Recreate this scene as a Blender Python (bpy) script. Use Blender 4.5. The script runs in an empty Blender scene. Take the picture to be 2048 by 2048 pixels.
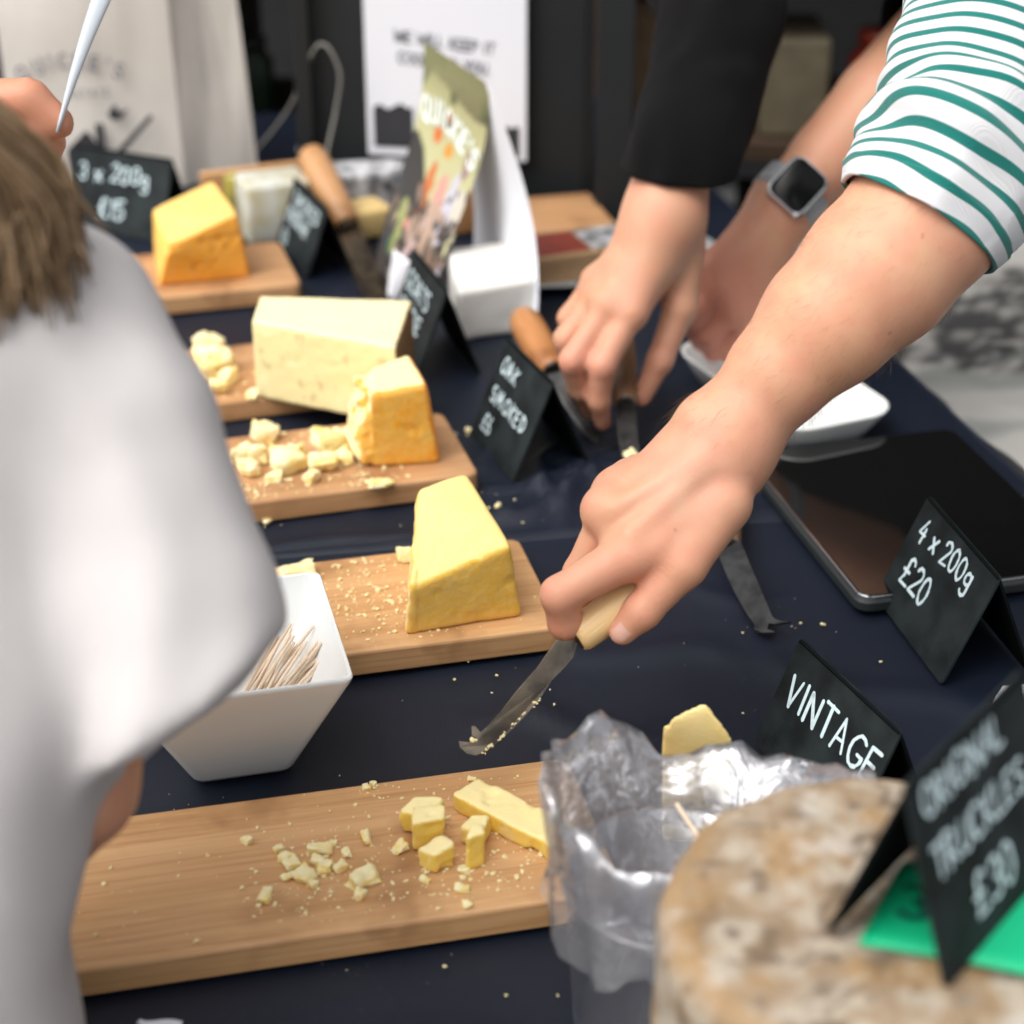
import bpy, bmesh, math, random
import numpy as np
from mathutils import Vector, Matrix, noise
R = math.radians
random.seed(7)
rng = np.random.default_rng(7)
scn = bpy.context.scene
COL = scn.collection

# ------------------------------------------------------------------ camera, sky, sun, exposure
cam = bpy.data.cameras.new('camera')
cam.sensor_width = 36
cam.angle = R(30)
cam.clip_start = 0.05
cam.clip_end = 200
cam.dof.use_dof = True
cam.dof.focus_distance = 1.28
cam.dof.aperture_fstop = 4.4
cam.dof.aperture_blades = 0
camo = bpy.data.objects.new('camera', cam)
camo.location = (0, 0, 1.55)
camo.rotation_euler = (R(62), 0, 0)
COL.objects.link(camo)
scn.camera = camo

SUN_EL, SUN_AZ = 57, -128          # azimuth from +Y, negative = towards -X
world = bpy.data.worlds.new('World')
scn.world = world
world.use_nodes = True
wn = world.node_tree
bg = wn.nodes['Background']
sky = wn.nodes.new('ShaderNodeTexSky')
sky.sky_type = 'NISHITA'
sky.sun_disc = False
sky.sun_elevation = R(SUN_EL)
sky.sun_rotation = R(SUN_AZ)
sky.air_density = 1.0
sky.dust_density = 6.0
sky.ozone_density = 1.0
hs = wn.nodes.new('ShaderNodeHueSaturation')
hs.inputs['Saturation'].default_value = 0.18
wn.links.new(sky.outputs[0], hs.inputs['Color'])
wn.links.new(hs.outputs[0], bg.inputs['Color'])
bg.inputs['Strength'].default_value = 0.15
sun = bpy.data.lights.new('sun', 'SUN')
sun.energy = 0.62
sun.angle = R(70)
sun.color = (1.0, 0.93, 0.82)
suno = bpy.data.objects.new('sun', sun)
suno.rotation_euler = (R(90 - SUN_EL), 0, R(180 - SUN_AZ))
COL.objects.link(suno)
scn.view_settings.view_transform = 'Standard'
scn.view_settings.look = 'None'
scn.view_settings.exposure = 0.70
scn.view_settings.gamma = 1
scn.render.engine = 'CYCLES'
scn.cycles.max_bounces = 6
scn.cycles.transparent_max_bounces = 10
scn.cycles.caustics_reflective = False
scn.cycles.caustics_refractive = False
scn.cycles.use_denoising = True

# ------------------------------------------------------------------ materials
MATS = {}
def _n(nt, typ, **kw):
    n = nt.nodes.new(typ)
    for k, v in kw.items():
        setattr(n, k, v)
    return n
def mat(name, col=(.5, .5, .5), rough=.6, metal=0, spec=.5, sss=0, sssr=(1, .4, .2), sscale=.01, coat=0,
        trans=0, ior=1.45, alpha=1, sheen=0, noise_amt=0, noise_scale=30, col2=None, attr=None, bump=0, bump_scale=200,
        stretch=None, detail=4, bdist=.002):
    if name in MATS:
        return MATS[name]
    m = bpy.data.materials.new(name)
    m.use_nodes = True
    nt = m.node_tree
    b = nt.nodes['Principled BSDF']
    L = nt.links.new
    b.inputs['Base Color'].default_value = (*col, 1)
    b.inputs['Roughness'].default_value = rough
    b.inputs['Metallic'].default_value = metal
    b.inputs['Specular IOR Level'].default_value = spec
    b.inputs['IOR'].default_value = ior
    b.inputs['Transmission Weight'].default_value = trans
    b.inputs['Alpha'].default_value = alpha
    b.inputs['Coat Weight'].default_value = coat
    b.inputs['Sheen Weight'].default_value = sheen
    if sss:
        b.inputs['Subsurface Weight'].default_value = sss
        b.inputs['Subsurface Radius'].default_value = sssr
        b.inputs['Subsurface Scale'].default_value = sscale
    tc = _n(nt, 'ShaderNodeTexCoord')
    vec = tc.outputs['Object']
    if stretch:
        mp = _n(nt, 'ShaderNodeMapping')
        mp.inputs['Scale'].default_value = stretch
        L(vec, mp.inputs['Vector'])
        vec = mp.outputs[0]
    src = None
    if attr:
        a = _n(nt, 'ShaderNodeAttribute', attribute_name=attr)
        src = a.outputs['Color']
        L(src, b.inputs['Base Color'])
    if noise_amt:
        nz = _n(nt, 'ShaderNodeTexNoise')
        nz.inputs['Scale'].default_value = noise_scale
        nz.inputs['Detail'].default_value = detail
        L(vec, nz.inputs['Vector'])
        mx = _n(nt, 'ShaderNodeMix', data_type='RGBA')
        rp = _n(nt, 'ShaderNodeMapRange')
        rp.inputs['From Min'].default_value = .35
        rp.inputs['From Max'].default_value = .65
        rp.inputs['To Max'].default_value = noise_amt
        L(nz.outputs['Fac'], rp.inputs['Value'])
        L(rp.outputs[0], mx.inputs['Factor'])
        if src is None:
            mx.inputs['A'].default_value = (*col, 1)
        else:
            L(src, mx.inputs['A'])
        c2 = col2 or tuple(c * .6 for c in col)
        mx.inputs['B'].default_value = (*c2, 1)
        L(mx.outputs['Result'], b.inputs['Base Color'])
    if bump:
        bz = _n(nt, 'ShaderNodeTexNoise')
        bz.inputs['Scale'].default_value = bump_scale
        bz.inputs['Detail'].default_value = 3
        L(vec, bz.inputs['Vector'])
        bp = _n(nt, 'ShaderNodeBump')
        bp.inputs['Strength'].default_value = bump
        bp.inputs['Distance'].default_value = bdist
        L(bz.outputs['Fac'], bp.inputs['Height'])
        L(bp.outputs[0], b.inputs['Normal'])
    MATS[name] = m
    return m

def wood_mat(name, c1, c2, c3, rough=.5, grain=1.0, axis=0):
    if name in MATS:
        return MATS[name]
    m = bpy.data.materials.new(name)
    m.use_nodes = True
    nt = m.node_tree
    L = nt.links.new
    b = nt.nodes['Principled BSDF']
    b.inputs['Roughness'].default_value = rough
    tc = _n(nt, 'ShaderNodeTexCoord')
    def layer(sc, detail, along=1.2):
        mp = _n(nt, 'ShaderNodeMapping')
        s = [sc, sc, sc]
        s[axis] = along
        mp.inputs['Scale'].default_value = s
        L(tc.outputs['Object'], mp.inputs['Vector'])
        nz = _n(nt, 'ShaderNodeTexNoise')
        nz.inputs['Scale'].default_value = 1
        nz.inputs['Detail'].default_value = detail
        nz.inputs['Roughness'].default_value = .65
        L(mp.outputs[0], nz.inputs['Vector'])
        return nz.outputs['Fac']
    a = layer(260 * grain, 4, 7)
    c = layer(45 * grain, 3, 2.5)
    d = layer(16, 3, 14)
    def ramp(fac, lo, hi):
        r = _n(nt, 'ShaderNodeMapRange')
        r.inputs['From Min'].default_value = lo
        r.inputs['From Max'].default_value = hi
        L(fac, r.inputs['Value'])
        return r.outputs[0]
    m1 = _n(nt, 'ShaderNodeMix', data_type='RGBA')
    m1.inputs['A'].default_value = (*c1, 1)
    m1.inputs['B'].default_value = (*c2, 1)
    L(ramp(c, .36, .64), m1.inputs['Factor'])
    m2 = _n(nt, 'ShaderNodeMix', data_type='RGBA')
    L(m1.outputs['Result'], m2.inputs['A'])
    m2.inputs['B'].default_value = (*c3, 1)
    L(ramp(a, .5, .8), m2.inputs['Factor'])
    m3 = _n(nt, 'ShaderNodeMix', data_type='RGBA')
    L(m2.outputs['Result'], m3.inputs['A'])
    m3.inputs['B'].default_value = (*[q * .62 for q in c3], 1)
    r3 = _n(nt, 'ShaderNodeMapRange')
    r3.inputs['From Min'].default_value = .62
    r3.inputs['From Max'].default_value = .78
    r3.inputs['To Max'].default_value = .7
    L(d, r3.inputs['Value'])
    L(r3.outputs[0], m3.inputs['Factor'])
    mpk = _n(nt, 'ShaderNodeMapping')
    mpk.inputs['Rotation'].default_value = (0, 0, 1.15)
    mpk.inputs['Scale'].default_value = (26, 900, 26)
    L(tc.outputs['Object'], mpk.inputs['Vector'])
    kz = _n(nt, 'ShaderNodeTexNoise')
    kz.inputs['Scale'].default_value = 1
    kz.inputs['Detail'].default_value = 1
    L(mpk.outputs[0], kz.inputs['Vector'])
    m4 = _n(nt, 'ShaderNodeMix', data_type='RGBA')
    L(m3.outputs['Result'], m4.inputs['A'])
    m4.inputs['B'].default_value = (*[min(1, q * 1.35) for q in c2], 1)
    r4 = _n(nt, 'ShaderNodeMapRange')
    r4.inputs['From Min'].default_value = .70
    r4.inputs['From Max'].default_value = .76
    r4.inputs['To Max'].default_value = .55
    L(kz.outputs['Fac'], r4.inputs['Value'])
    L(r4.outputs[0], m4.inputs['Factor'])
    st = _n(nt, 'ShaderNodeTexNoise')
    st.inputs['Scale'].default_value = 14
    st.inputs['Detail'].default_value = 4
    L(tc.outputs['Object'], st.inputs['Vector'])
    r5 = _n(nt, 'ShaderNodeMapRange')
    r5.inputs['From Min'].default_value = .56
    r5.inputs['From Max'].default_value = .72
    r5.inputs['To Max'].default_value = .45
    L(st.outputs['Fac'], r5.inputs['Value'])
    m5 = _n(nt, 'ShaderNodeMix', data_type='RGBA')
    L(m4.outputs['Result'], m5.inputs['A'])
    m5.inputs['B'].default_value = (*[q * .75 for q in c3], 1)
    L(r5.outputs[0], m5.inputs['Factor'])
    L(m5.outputs['Result'], b.inputs['Base Color'])
    bp = _n(nt, 'ShaderNodeBump')
    bp.inputs['Strength'].default_value = .25
    bp.inputs['Distance'].default_value = .0006
    L(a, bp.inputs['Height'])
    L(bp.outputs[0], b.inputs['Normal'])
    MATS[name] = m
    return m

def cloth_mat(name, col, rough=.8, weave=1500, bump=.3, sheen=.2, attr=None, lint=None, spec=.4):
    if name in MATS:
        return MATS[name]
    m = bpy.data.materials.new(name)
    m.use_nodes = True
    nt = m.node_tree
    L = nt.links.new
    b = nt.nodes['Principled BSDF']
    b.inputs['Roughness'].default_value = rough
    b.inputs['Specular IOR Level'].default_value = spec
    b.inputs['Sheen Weight'].default_value = sheen
    b.inputs['Sheen Roughness'].default_value = .5
    tc = _n(nt, 'ShaderNodeTexCoord')
    vec = tc.outputs['Object']
    w1 = _n(nt, 'ShaderNodeTexWave', wave_type='BANDS', bands_direction='X')
    w2 = _n(nt, 'ShaderNodeTexWave', wave_type='BANDS', bands_direction='Y')
    ad = _n(nt, 'ShaderNodeMath', operation='ADD')
    for w in (w1, w2):
        w.inputs['Scale'].default_value = weave / 6.28
        w.inputs['Distortion'].default_value = .8
        L(vec, w.inputs['Vector'])
    L(w1.outputs['Fac'], ad.inputs[0])
    L(w2.outputs['Fac'], ad.inputs[1])
    nz = _n(nt, 'ShaderNodeTexNoise')
    nz.inputs['Scale'].default_value = 9
    nz.inputs['Detail'].default_value = 5
    L(vec, nz.inputs['Vector'])
    mx = _n(nt, 'ShaderNodeMix', data_type='RGBA')
    mx.inputs['A'].default_value = (*[c * .8 for c in col], 1)
    mx.inputs['B'].default_value = (*[min(1, c * 1.25) for c in col], 1)
    L(nz.outputs['Fac'], mx.inputs['Factor'])
    out = mx.outputs['Result']
    if attr:
        a = _n(nt, 'ShaderNodeAttribute', attribute_name=attr)
        out = a.outputs['Color']
    if lint:
        lz = _n(nt, 'ShaderNodeTexNoise')
        lz.inputs['Scale'].default_value = 420
        lz.inputs['Detail'].default_value = 2
        L(vec, lz.inputs['Vector'])
        l2 = _n(nt, 'ShaderNodeTexNoise')
        l2.inputs['Scale'].default_value = 7
        L(vec, l2.inputs['Vector'])
        r = _n(nt, 'ShaderNodeMapRange')
        r.inputs['From Min'].default_value = .70
        r.inputs['From Max'].default_value = .80
        L(lz.outputs['Fac'], r.inputs['Value'])
        r2 = _n(nt, 'ShaderNodeMapRange')
        r2.inputs['From Min'].default_value = .42
        r2.inputs['From Max'].default_value = .62
        L(l2.outputs['Fac'], r2.inputs['Value'])
        mu = _n(nt, 'ShaderNodeMath', operation='MULTIPLY')
        L(r.outputs[0], mu.inputs[0])
        L(r2.outputs[0], mu.inputs[1])
        m2 = _n(nt, 'ShaderNodeMix', data_type='RGBA')
        L(out, m2.inputs['A'])
        m2.inputs['B'].default_value = (*lint, 1)
        L(mu.outputs[0], m2.inputs['Factor'])
        out = m2.outputs['Result']
    L(out, b.inputs['Base Color'])
    bp = _n(nt, 'ShaderNodeBump')
    bp.inputs['Strength'].default_value = bump
    bp.inputs['Distance'].default_value = .0004
    L(ad.outputs[0], bp.inputs['Height'])
    L(bp.outputs[0], b.inputs['Normal'])
    MATS[name] = m
    return m

def stripe_mat(name):
    m = cloth_mat(name, (.7, .7, .7), .85, 3400, .5, .2, attr='Col')
    nt = m.node_tree
    L = nt.links.new
    b = nt.nodes['Principled BSDF']
    a = [n for n in nt.nodes if n.type == 'ATTRIBUTE'][0]
    sp = _n(nt, 'ShaderNodeSeparateColor')
    L(a.outputs['Color'], sp.inputs[0])
    mo = _n(nt, 'ShaderNodeMath', operation='FRACT')
    L(sp.outputs[0], mo.inputs[0])
    lt = _n(nt, 'ShaderNodeMapRange')
    lt.inputs['From Min'].default_value = .36
    lt.inputs['From Max'].default_value = .385
    L(mo.outputs[0], lt.inputs['Value'])
    mx = _n(nt, 'ShaderNodeMix', data_type='RGBA')
    mx.inputs['A'].default_value = (.0, .165, .14, 1)
    mx.inputs['B'].default_value = (.70, .70, .72, 1)
    L(lt.outputs[0], mx.inputs['Factor'])
    L(mx.outputs['Result'], b.inputs['Base Color'])
    return m
BAMBOO = wood_mat('bamboo', (.52, .28, .115), (.63, .37, .175), (.36, .165, .058))
BAMBOO2 = wood_mat('bamboo_dark', (.43, .225, .10), (.53, .30, .145), (.29, .13, .05))
HANDLE = wood_mat('handle_beech', (.72, .48, .22), (.80, .57, .29), (.60, .36, .15), .4, .7)
HANDLE_O = wood_mat('handle_cherry', (.44, .185, .065), (.52, .24, .09), (.33, .12, .04), .38, .7)
HANDLE_D = wood_mat('handle_dark', (.20, .11, .055), (.27, .16, .08), (.10, .05, .025), .5, .7)
DARKWOOD = wood_mat('shelf_wood', (.05, .028, .016), (.07, .04, .02), (.03, .016, .01), .7)
NAVY = cloth_mat('navy_cloth', (.0065, .0105, .0215), .42, 2200, .35, 0, lint=(.12, .13, .15), spec=.38)
CANVAS = cloth_mat('canvas', (.60, .56, .50), .9, 1400, .4, .1, attr='Col')
CANVAS_P = cloth_mat('canvas_plain', (.63, .59, .54), .9, 1400, .4, .1)
TSHIRT = cloth_mat('white_jersey', (.52, .495, .49), 1.0, 2200, .5, 0, spec=.1)
STRIPE = stripe_mat('striped_jersey')
BLACKTOP = cloth_mat('black_knit', (.0055, .0052, .0055), .95, 1500, .9, .02, spec=.1)
SLATE = mat('chalk_panel', (.007, .0095, .010), .65, spec=.2, noise_amt=.55, noise_scale=34, col2=(.03, .04, .044), bump=.12, bump_scale=500)
CHALK = mat('chalk_ink', (.66, .80, .84), .7, noise_amt=.35, noise_scale=500, col2=(.40, .54, .6))
PORCELAIN = mat('porcelain', (.80, .82, .81), .12, coat=.3)
STEEL = mat('steel', (.27, .22, .16), .24, 1, noise_amt=.85, noise_scale=45, col2=(.07, .065, .06), bump=.08, bump_scale=90)  # bronze and dark tones put the blade's reflections into its colour
STEEL_D = mat('steel_dark', (.085, .085, .085), .38, .85, noise_amt=.8, noise_scale=70, col2=(.03, .03, .03), bump=.15, bump_scale=120)  # colour darkened to hold down sky reflections on the blades
CHEESE = mat('cheese_paste', (.80, .62, .25), .55, sss=.25, sssr=(1, .55, .2), sscale=.005, attr='Col', noise_amt=.22, noise_scale=240, col2=(.90, .72, .36), bump=.35, bump_scale=420, bdist=.0012)
CRUMB = mat('cheese_crumb', (.84, .70, .38), .65, sss=.3, sssr=(1, .75, .3), sscale=.003, noise_amt=.4, noise_scale=200, col2=(.86, .74, .46))
VCOL = mat('printed_card', (.8, .8, .8), .45, attr='Col')
VCOLM = mat('printed_matt', (.8, .8, .8), .75, attr='Col')
INK = mat('black_ink', (.03, .03, .035), .7)
INKG = mat('grey_ink', (.16, .165, .19), .7)
PAPER = mat('white_paper', (.78, .79, .84), .7)
WRAP = mat('wrapping_paper', (.72, .71, .67), .6, bump=.3, bump_scale=25, bdist=.004)
BLACKP = mat('black_plastic', (.012, .013, .014), .35)
DARKP = mat('dark_panel', (.010, .012, .0135), .6, noise_amt=.4, noise_scale=12)
GLASSY = mat('tablet_glass', (.006, .006, .006), .06, coat=.6)
SILVER = mat('silver_trim', (.7, .7, .72), .2, 1)
PICK = mat('toothpick_wood', (.80, .65, .50), .6, noise_amt=.3, noise_scale=300, col2=(.70, .53, .38))
CLEAR = None
def clear_mat(name, rough, tint, alpha, base=.06, crinkle=.7):
    m = bpy.data.materials.new(name)
    m.use_nodes = True
    nt = m.node_tree
    L = nt.links.new
    out = nt.nodes['Material Output']
    nt.nodes.remove(nt.nodes['Principled BSDF'])
    gl = _n(nt, 'ShaderNodeBsdfGlossy')
    gl.inputs['Roughness'].default_value = rough
    gl.inputs['Color'].default_value = (.95, .96, 1, 1)
    tr = _n(nt, 'ShaderNodeBsdfTransparent')
    tr.inputs['Color'].default_value = (*tint, 1)
    df = _n(nt, 'ShaderNodeBsdfDiffuse')
    df.inputs['Color'].default_value = (.85, .85, .88, 1)
    lw = _n(nt, 'ShaderNodeLayerWeight')
    lw.inputs['Blend'].default_value = .35
    tl_ = _n(nt, 'ShaderNodeBsdfTranslucent')
    tl_.inputs['Color'].default_value = (.8, .78, .8, 1)
    m0 = _n(nt, 'ShaderNodeMixShader')
    m0.inputs[0].default_value = .5
    L(df.outputs[0], m0.inputs[1])
    L(tl_.outputs[0], m0.inputs[2])
    m1 = _n(nt, 'ShaderNodeMixShader')
    m1.inputs[0].default_value = alpha
    L(tr.outputs[0], m1.inputs[1])
    L(m0.outputs[0], m1.inputs[2])
    m2 = _n(nt, 'ShaderNodeMixShader')
    mr = _n(nt, 'ShaderNodeMapRange')
    mr.inputs['To Min'].default_value = base
    mr.inputs['To Max'].default_value = .7
    L(lw.outputs['Fresnel'], mr.inputs['Value'])
    L(mr.outputs[0], m2.inputs[0])
    L(m1.outputs[0], m2.inputs[1])
    L(gl.outputs[0], m2.inputs[2])
    L(m2.outputs[0], out.inputs['Surface'])
    tcf = _n(nt, 'ShaderNodeTexCoord')
    vf = _n(nt, 'ShaderNodeTexNoise')
    vf.inputs['Scale'].default_value = 38
    vf.inputs['Detail'].default_value = 2
    vf.inputs['Distortion'].default_value = 1.2
    L(tcf.outputs['Object'], vf.inputs['Vector'])
    bf = _n(nt, 'ShaderNodeBump')
    bf.inputs['Strength'].default_value = crinkle
    bf.inputs['Distance'].default_value = .006
    L(vf.outputs['Fac'], bf.inputs['Height'])
    L(bf.outputs[0], gl.inputs['Normal'])
    L(bf.outputs[0], lw.inputs['Normal'])
    MATS[name] = m
    return m
FILM = clear_mat('clear_film', .13, (1, 1, 1), .24, .17)
TUBP = clear_mat('clear_tub', .06, (.97, .97, .98), .20, .18, .1)

def skin_mat(name, col2, creases=()):
    m = mat(name, (.6, .35, .25), .46, sss=.22, sssr=(1, .35, .2), sscale=.010, attr='Col', spec=.42,
            noise_amt=.5, noise_scale=42, col2=col2, bump=.25, bump_scale=700, bdist=.0008)
    nt = m.node_tree
    L = nt.links.new
    b = nt.nodes['Principled BSDF']
    bp = [n for n in nt.nodes if n.type == 'BUMP'][0]
    tc = [n for n in nt.nodes if n.type == 'TEX_COORD'][0]
    def math_(op, a, bb=None, c=None):
        n = _n(nt, 'ShaderNodeMath', operation=op)
        for k, q in enumerate((a, bb, c)):
            if q is None:
                continue
            if isinstance(q, (int, float)):
                n.inputs[k].default_value = q
            else:
                L(q, n.inputs[k])
        return n.outputs[0]
    # fine cell pattern of the skin
    vo = _n(nt, 'ShaderNodeTexVoronoi', feature='DISTANCE_TO_EDGE')
    vo.inputs['Scale'].default_value = 900
    L(tc.outputs['Object'], vo.inputs['Vector'])
    h = math_('MULTIPLY', math_('MINIMUM', vo.outputs['Distance'], .25), .6)
    wn_ = _n(nt, 'ShaderNodeTexNoise')
    wn_.inputs['Scale'].default_value = 130
    L(tc.outputs['Object'], wn_.inputs['Vector'])
    for (pos, dr, freq, rad, amp) in creases:
        sb = _n(nt, 'ShaderNodeVectorMath', operation='SUBTRACT')
        L(tc.outputs['Object'], sb.inputs[0])
        sb.inputs[1].default_value = pos
        dt = _n(nt, 'ShaderNodeVectorMath', operation='DOT_PRODUCT')
        L(sb.outputs[0], dt.inputs[0])
        dt.inputs[1].default_value = Vector(dr).normalized()
        ln = _n(nt, 'ShaderNodeVectorMath', operation='LENGTH')
        L(sb.outputs[0], ln.inputs[0])
        ph = math_('MULTIPLY_ADD', dt.outputs['Value'], freq, math_('MULTIPLY', wn_.outputs['Fac'], 5.0))
        wv = math_('POWER', math_('ABSOLUTE', math_('SINE', ph)), .35)
        fall = math_('EXPONENT', math_('MULTIPLY', math_('POWER', math_('DIVIDE', ln.outputs['Value'], rad), 2.0), -1.0))
        h = math_('ADD', h, math_('MULTIPLY', math_('MULTIPLY', wv, fall), amp))
    b2_ = _n(nt, 'ShaderNodeBump')
    b2_.inputs['Strength'].default_value = .55
    b2_.inputs['Distance'].default_value = .0006
    L(h, b2_.inputs['Height'])
    L(bp.outputs[0], b2_.inputs['Normal'])
    L(b2_.outputs[0], b.inputs['Normal'])
    return m
SKIN = skin_mat('skin', (.60, .26, .175))

# ------------------------------------------------------------------ builders
def link(o, parent=None):
    COL.objects.link(o)
    if parent is not None:
        o.parent = parent
        if o.get('_w'):
            del o['_w']
            o.matrix_parent_inverse = Matrix.LocRotScale(parent.location, parent.rotation_euler, None).inverted()
    return o
def mk(name, V, F, m, parent=None, smooth=False, world=True, cols=None):
    me = bpy.data.meshes.new(name)
    me.from_pydata([tuple(v) for v in V] if not isinstance(V, np.ndarray) else V.tolist(), [], F if not isinstance(F, np.ndarray) else F.tolist())
    if cols is not None:
        ca = me.color_attributes.new('Col', 'FLOAT_COLOR', 'POINT')
        c4 = np.ones((len(me.vertices), 4), np.float32)
        c4[:, :3] = cols
        ca.data.foreach_set('color', c4.ravel())
    me.materials.append(m)
    if smooth:
        me.polygons.foreach_set('use_smooth', [True] * len(me.polygons))
    me.update()
    o = bpy.data.objects.new(name, me)
    if parent is not None and world:
        o['_w'] = 1
    return link(o, parent)
def from_bm(name, bm, m, parent=None, smooth=False, world=True):
    me = bpy.data.meshes.new(name)
    bmesh.ops.recalc_face_normals(bm, faces=bm.faces)
    bm.to_mesh(me)
    bm.free()
    me.materials.append(m)
    if smooth:
        me.polygons.foreach_set('use_smooth', [True] * len(me.polygons))
    o = bpy.data.objects.new(name, me)
    if parent is not None and world:
        o['_w'] = 1
    return link(o, parent)
def tag(o, label, cat, group=None, kind=None):
    o['label'] = label
    o['category'] = cat
    if group:
        o['group'] = group
    if kind:
        o['kind'] = kind
    return o
def struct(o):
    o['kind'] = 'structure'
    return o
def thing(name, label, cat, loc, rz=0, group=None):
    o = bpy.data.objects.new(name, None)
    o.empty_display_size = .02
    o.location = loc
    o.rotation_euler = (0, 0, rz)
    COL.objects.link(o)
    return tag(o, label, cat, group)
def setcol(o, fn):
    me = o.data
    n = len(me.vertices)
    co = np.empty(n * 3, np.float32)
    me.vertices.foreach_get('co', co)
    no = np.empty(n * 3, np.float32)
    me.vertex_normals.foreach_get('vector', no)
    c = fn(co.reshape(-1, 3), no.reshape(-1, 3))
    ca = me.color_attributes.new('Col', 'FLOAT_COLOR', 'POINT')
    c4 = np.ones((n, 4), np.float32)
    c4[:, :3] = c
    ca.data.foreach_set('color', c4.ravel())
    return o
def bm_box(bm, cx, cy, cz, sx, sy, sz, rot=None, bev=0, seg=2):
    r = bmesh.ops.create_cube(bm, size=1)
    M = Matrix.Translation((cx, cy, cz)) @ (rot or Matrix.Identity(4)) @ Matrix.Diagonal((sx, sy, sz, 1))
    bmesh.ops.transform(bm, matrix=M, verts=r['verts'])
    if bev:
        es = {e for v in r['verts'] for e in v.link_edges}
        bmesh.ops.bevel(bm, geom=list(es), offset=bev, segments=seg, affect='EDGES', profile=.5)
def box(name, c, s, m, parent=None, rz=0, bev=.001, world=True, rot=None, smooth=False, seg=2):
    bm = bmesh.new()
    bm_box(bm, 0, 0, 0, *s, bev=bev, seg=seg)
    o = from_bm(name, bm, m, None, smooth)
    COL.objects.unlink(o)
    if parent is not None and world:
        o['_w'] = 1
    link(o, parent)
    o.location = c
    o.rotation_euler = rot or (0, 0, rz)
    return o
def rrect(w, d, r, n=6):
    pts = []
    for (sx, sy, a0) in ((1, 1, 0), (-1, 1, 90), (-1, -1, 180), (1, -1, 270)):
        for k in range(n + 1):
            a = R(a0 + 90 * k / n)
            pts.append((sx * (w / 2 - r) + r * math.cos(a), sy * (d / 2 - r) + r * math.sin(a)))
    return pts
def loft(rings, cap=True, close=True):
    n = len(rings[0])
    V = [p for r in rings for p in r]
    F = []
    for i in range(len(rings) - 1):
        for j in range(n if close else n - 1):
            k = (j + 1) % n
            F.append((i * n + j, i * n + k, (i + 1) * n + k, (i + 1) * n + j))
    if cap:
        F.append(tuple(range(n))[::-1])
        F.append(tuple(range((len(rings) - 1) * n, len(rings) * n)))
    return V, F
def tube(pts, rad, seg=10, cap=True):
    pts = [Vector(p) for p in pts]
    rings = []
    up = Vector((0, 0, 1))
    for i, p in enumerate(pts):
        t = (pts[min(i + 1, len(pts) - 1)] - pts[max(i - 1, 0)]).normalized()
        if abs(t.dot(up)) > .95:
            up = Vector((1, 0, 0))
        x = t.cross(up).normalized()
        y = x.cross(t).normalized()
        up = y
        r = rad[i] if hasattr(rad, '__len__') else rad
        rings.append([tuple(p + (x * math.cos(2 * math.pi * k / seg) + y * math.sin(2 * math.pi * k / seg)) * r) for k in range(seg)])
    return loft(rings, cap)
def smooth_path(pts, n=8):
    pts = [Vector(p) for p in pts]
    out = []
    for i in range(len(pts) - 1):
        p0, p1, p2, p3 = pts[max(i - 1, 0)], pts[i], pts[i + 1], pts[min(i + 2, len(pts) - 1)]
        for k in range(n):
            t = k / n
            out.append(.5 * ((2 * p1) + (p2 - p0) * t + (2 * p0 - 5 * p1 + 4 * p2 - p3) * t * t + (3 * p1 - p0 - 3 * p2 + p3) * t ** 3))
    out.append(pts[-1])
    return out

# ---- signed distance modelling (bodies, cheeses): smooth unions sampled on a sparse grid, meshed with surface nets
def cone(a, ra, b, rb):
    a, b = np.array(a, float), np.array(b, float)
    def f(p):
        ba = b - a
        h = np.clip(((p - a) @ ba) / (ba @ ba + 1e-12), 0, 1)
        return np.linalg.norm(p - a - h[:, None] * ba, axis=1) - (ra + (rb - ra) * h)
    return f
def ell(c, r, rot=None):
    c, r = np.array(c, float), np.array(r, float)
    M = np.array(rot) if rot is not None else None
    def f(p):
        q = p - c
        if M is not None:
            q = q @ M
        k0 = np.linalg.norm(q / r, axis=1)
        k1 = np.linalg.norm(q / (r * r), axis=1) + 1e-9
        return k0 * (k0 - 1) / k1
    return f
def smin(a, b, k):
    if k <= 0:
        return np.minimum(a, b)
    h = np.clip(.5 + .5 * (b - a) / k, 0, 1)
    return b + (a - b) * h - k * h * (1 - h)
def uni(k, *fs):
    def f(p):
        d = fs[0](p)
        for g in fs[1:]:
            d = smin(d, g(p), k)
        return d
    return f
def sub(a, b, k):
    return lambda p: -smin(-a(p), b(p), k)
def hull_planes(pts):
    P = np.array(pts, float)
    out = []
    c = P.mean(0)
    n = len(P)
    for i in range(n):
        for j in range(i + 1, n):
            for k in range(j + 1, n):
                nn = np.cross(P[j] - P[i], P[k] - P[i])
                l = np.linalg.norm(nn)
                if l < 1e-10:
                    continue
                nn = nn / l
                if (P[i] - c) @ nn < 0:
                    nn = -nn
                if ((P - P[i]) @ nn).max() < 4e-4:
                    if not any((nn @ o[0]) > .9995 for o in out):
                        out.append((nn, P[i] @ nn))
    return out
def poly(pts, k=.003):
    pl = hull_planes(pts)
    def f(p):
        d = None
        for nn, o in pl:
            e = p @ nn - o
            d = e if d is None else -smin(-d, -e, k)
        return d
    return f
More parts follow.
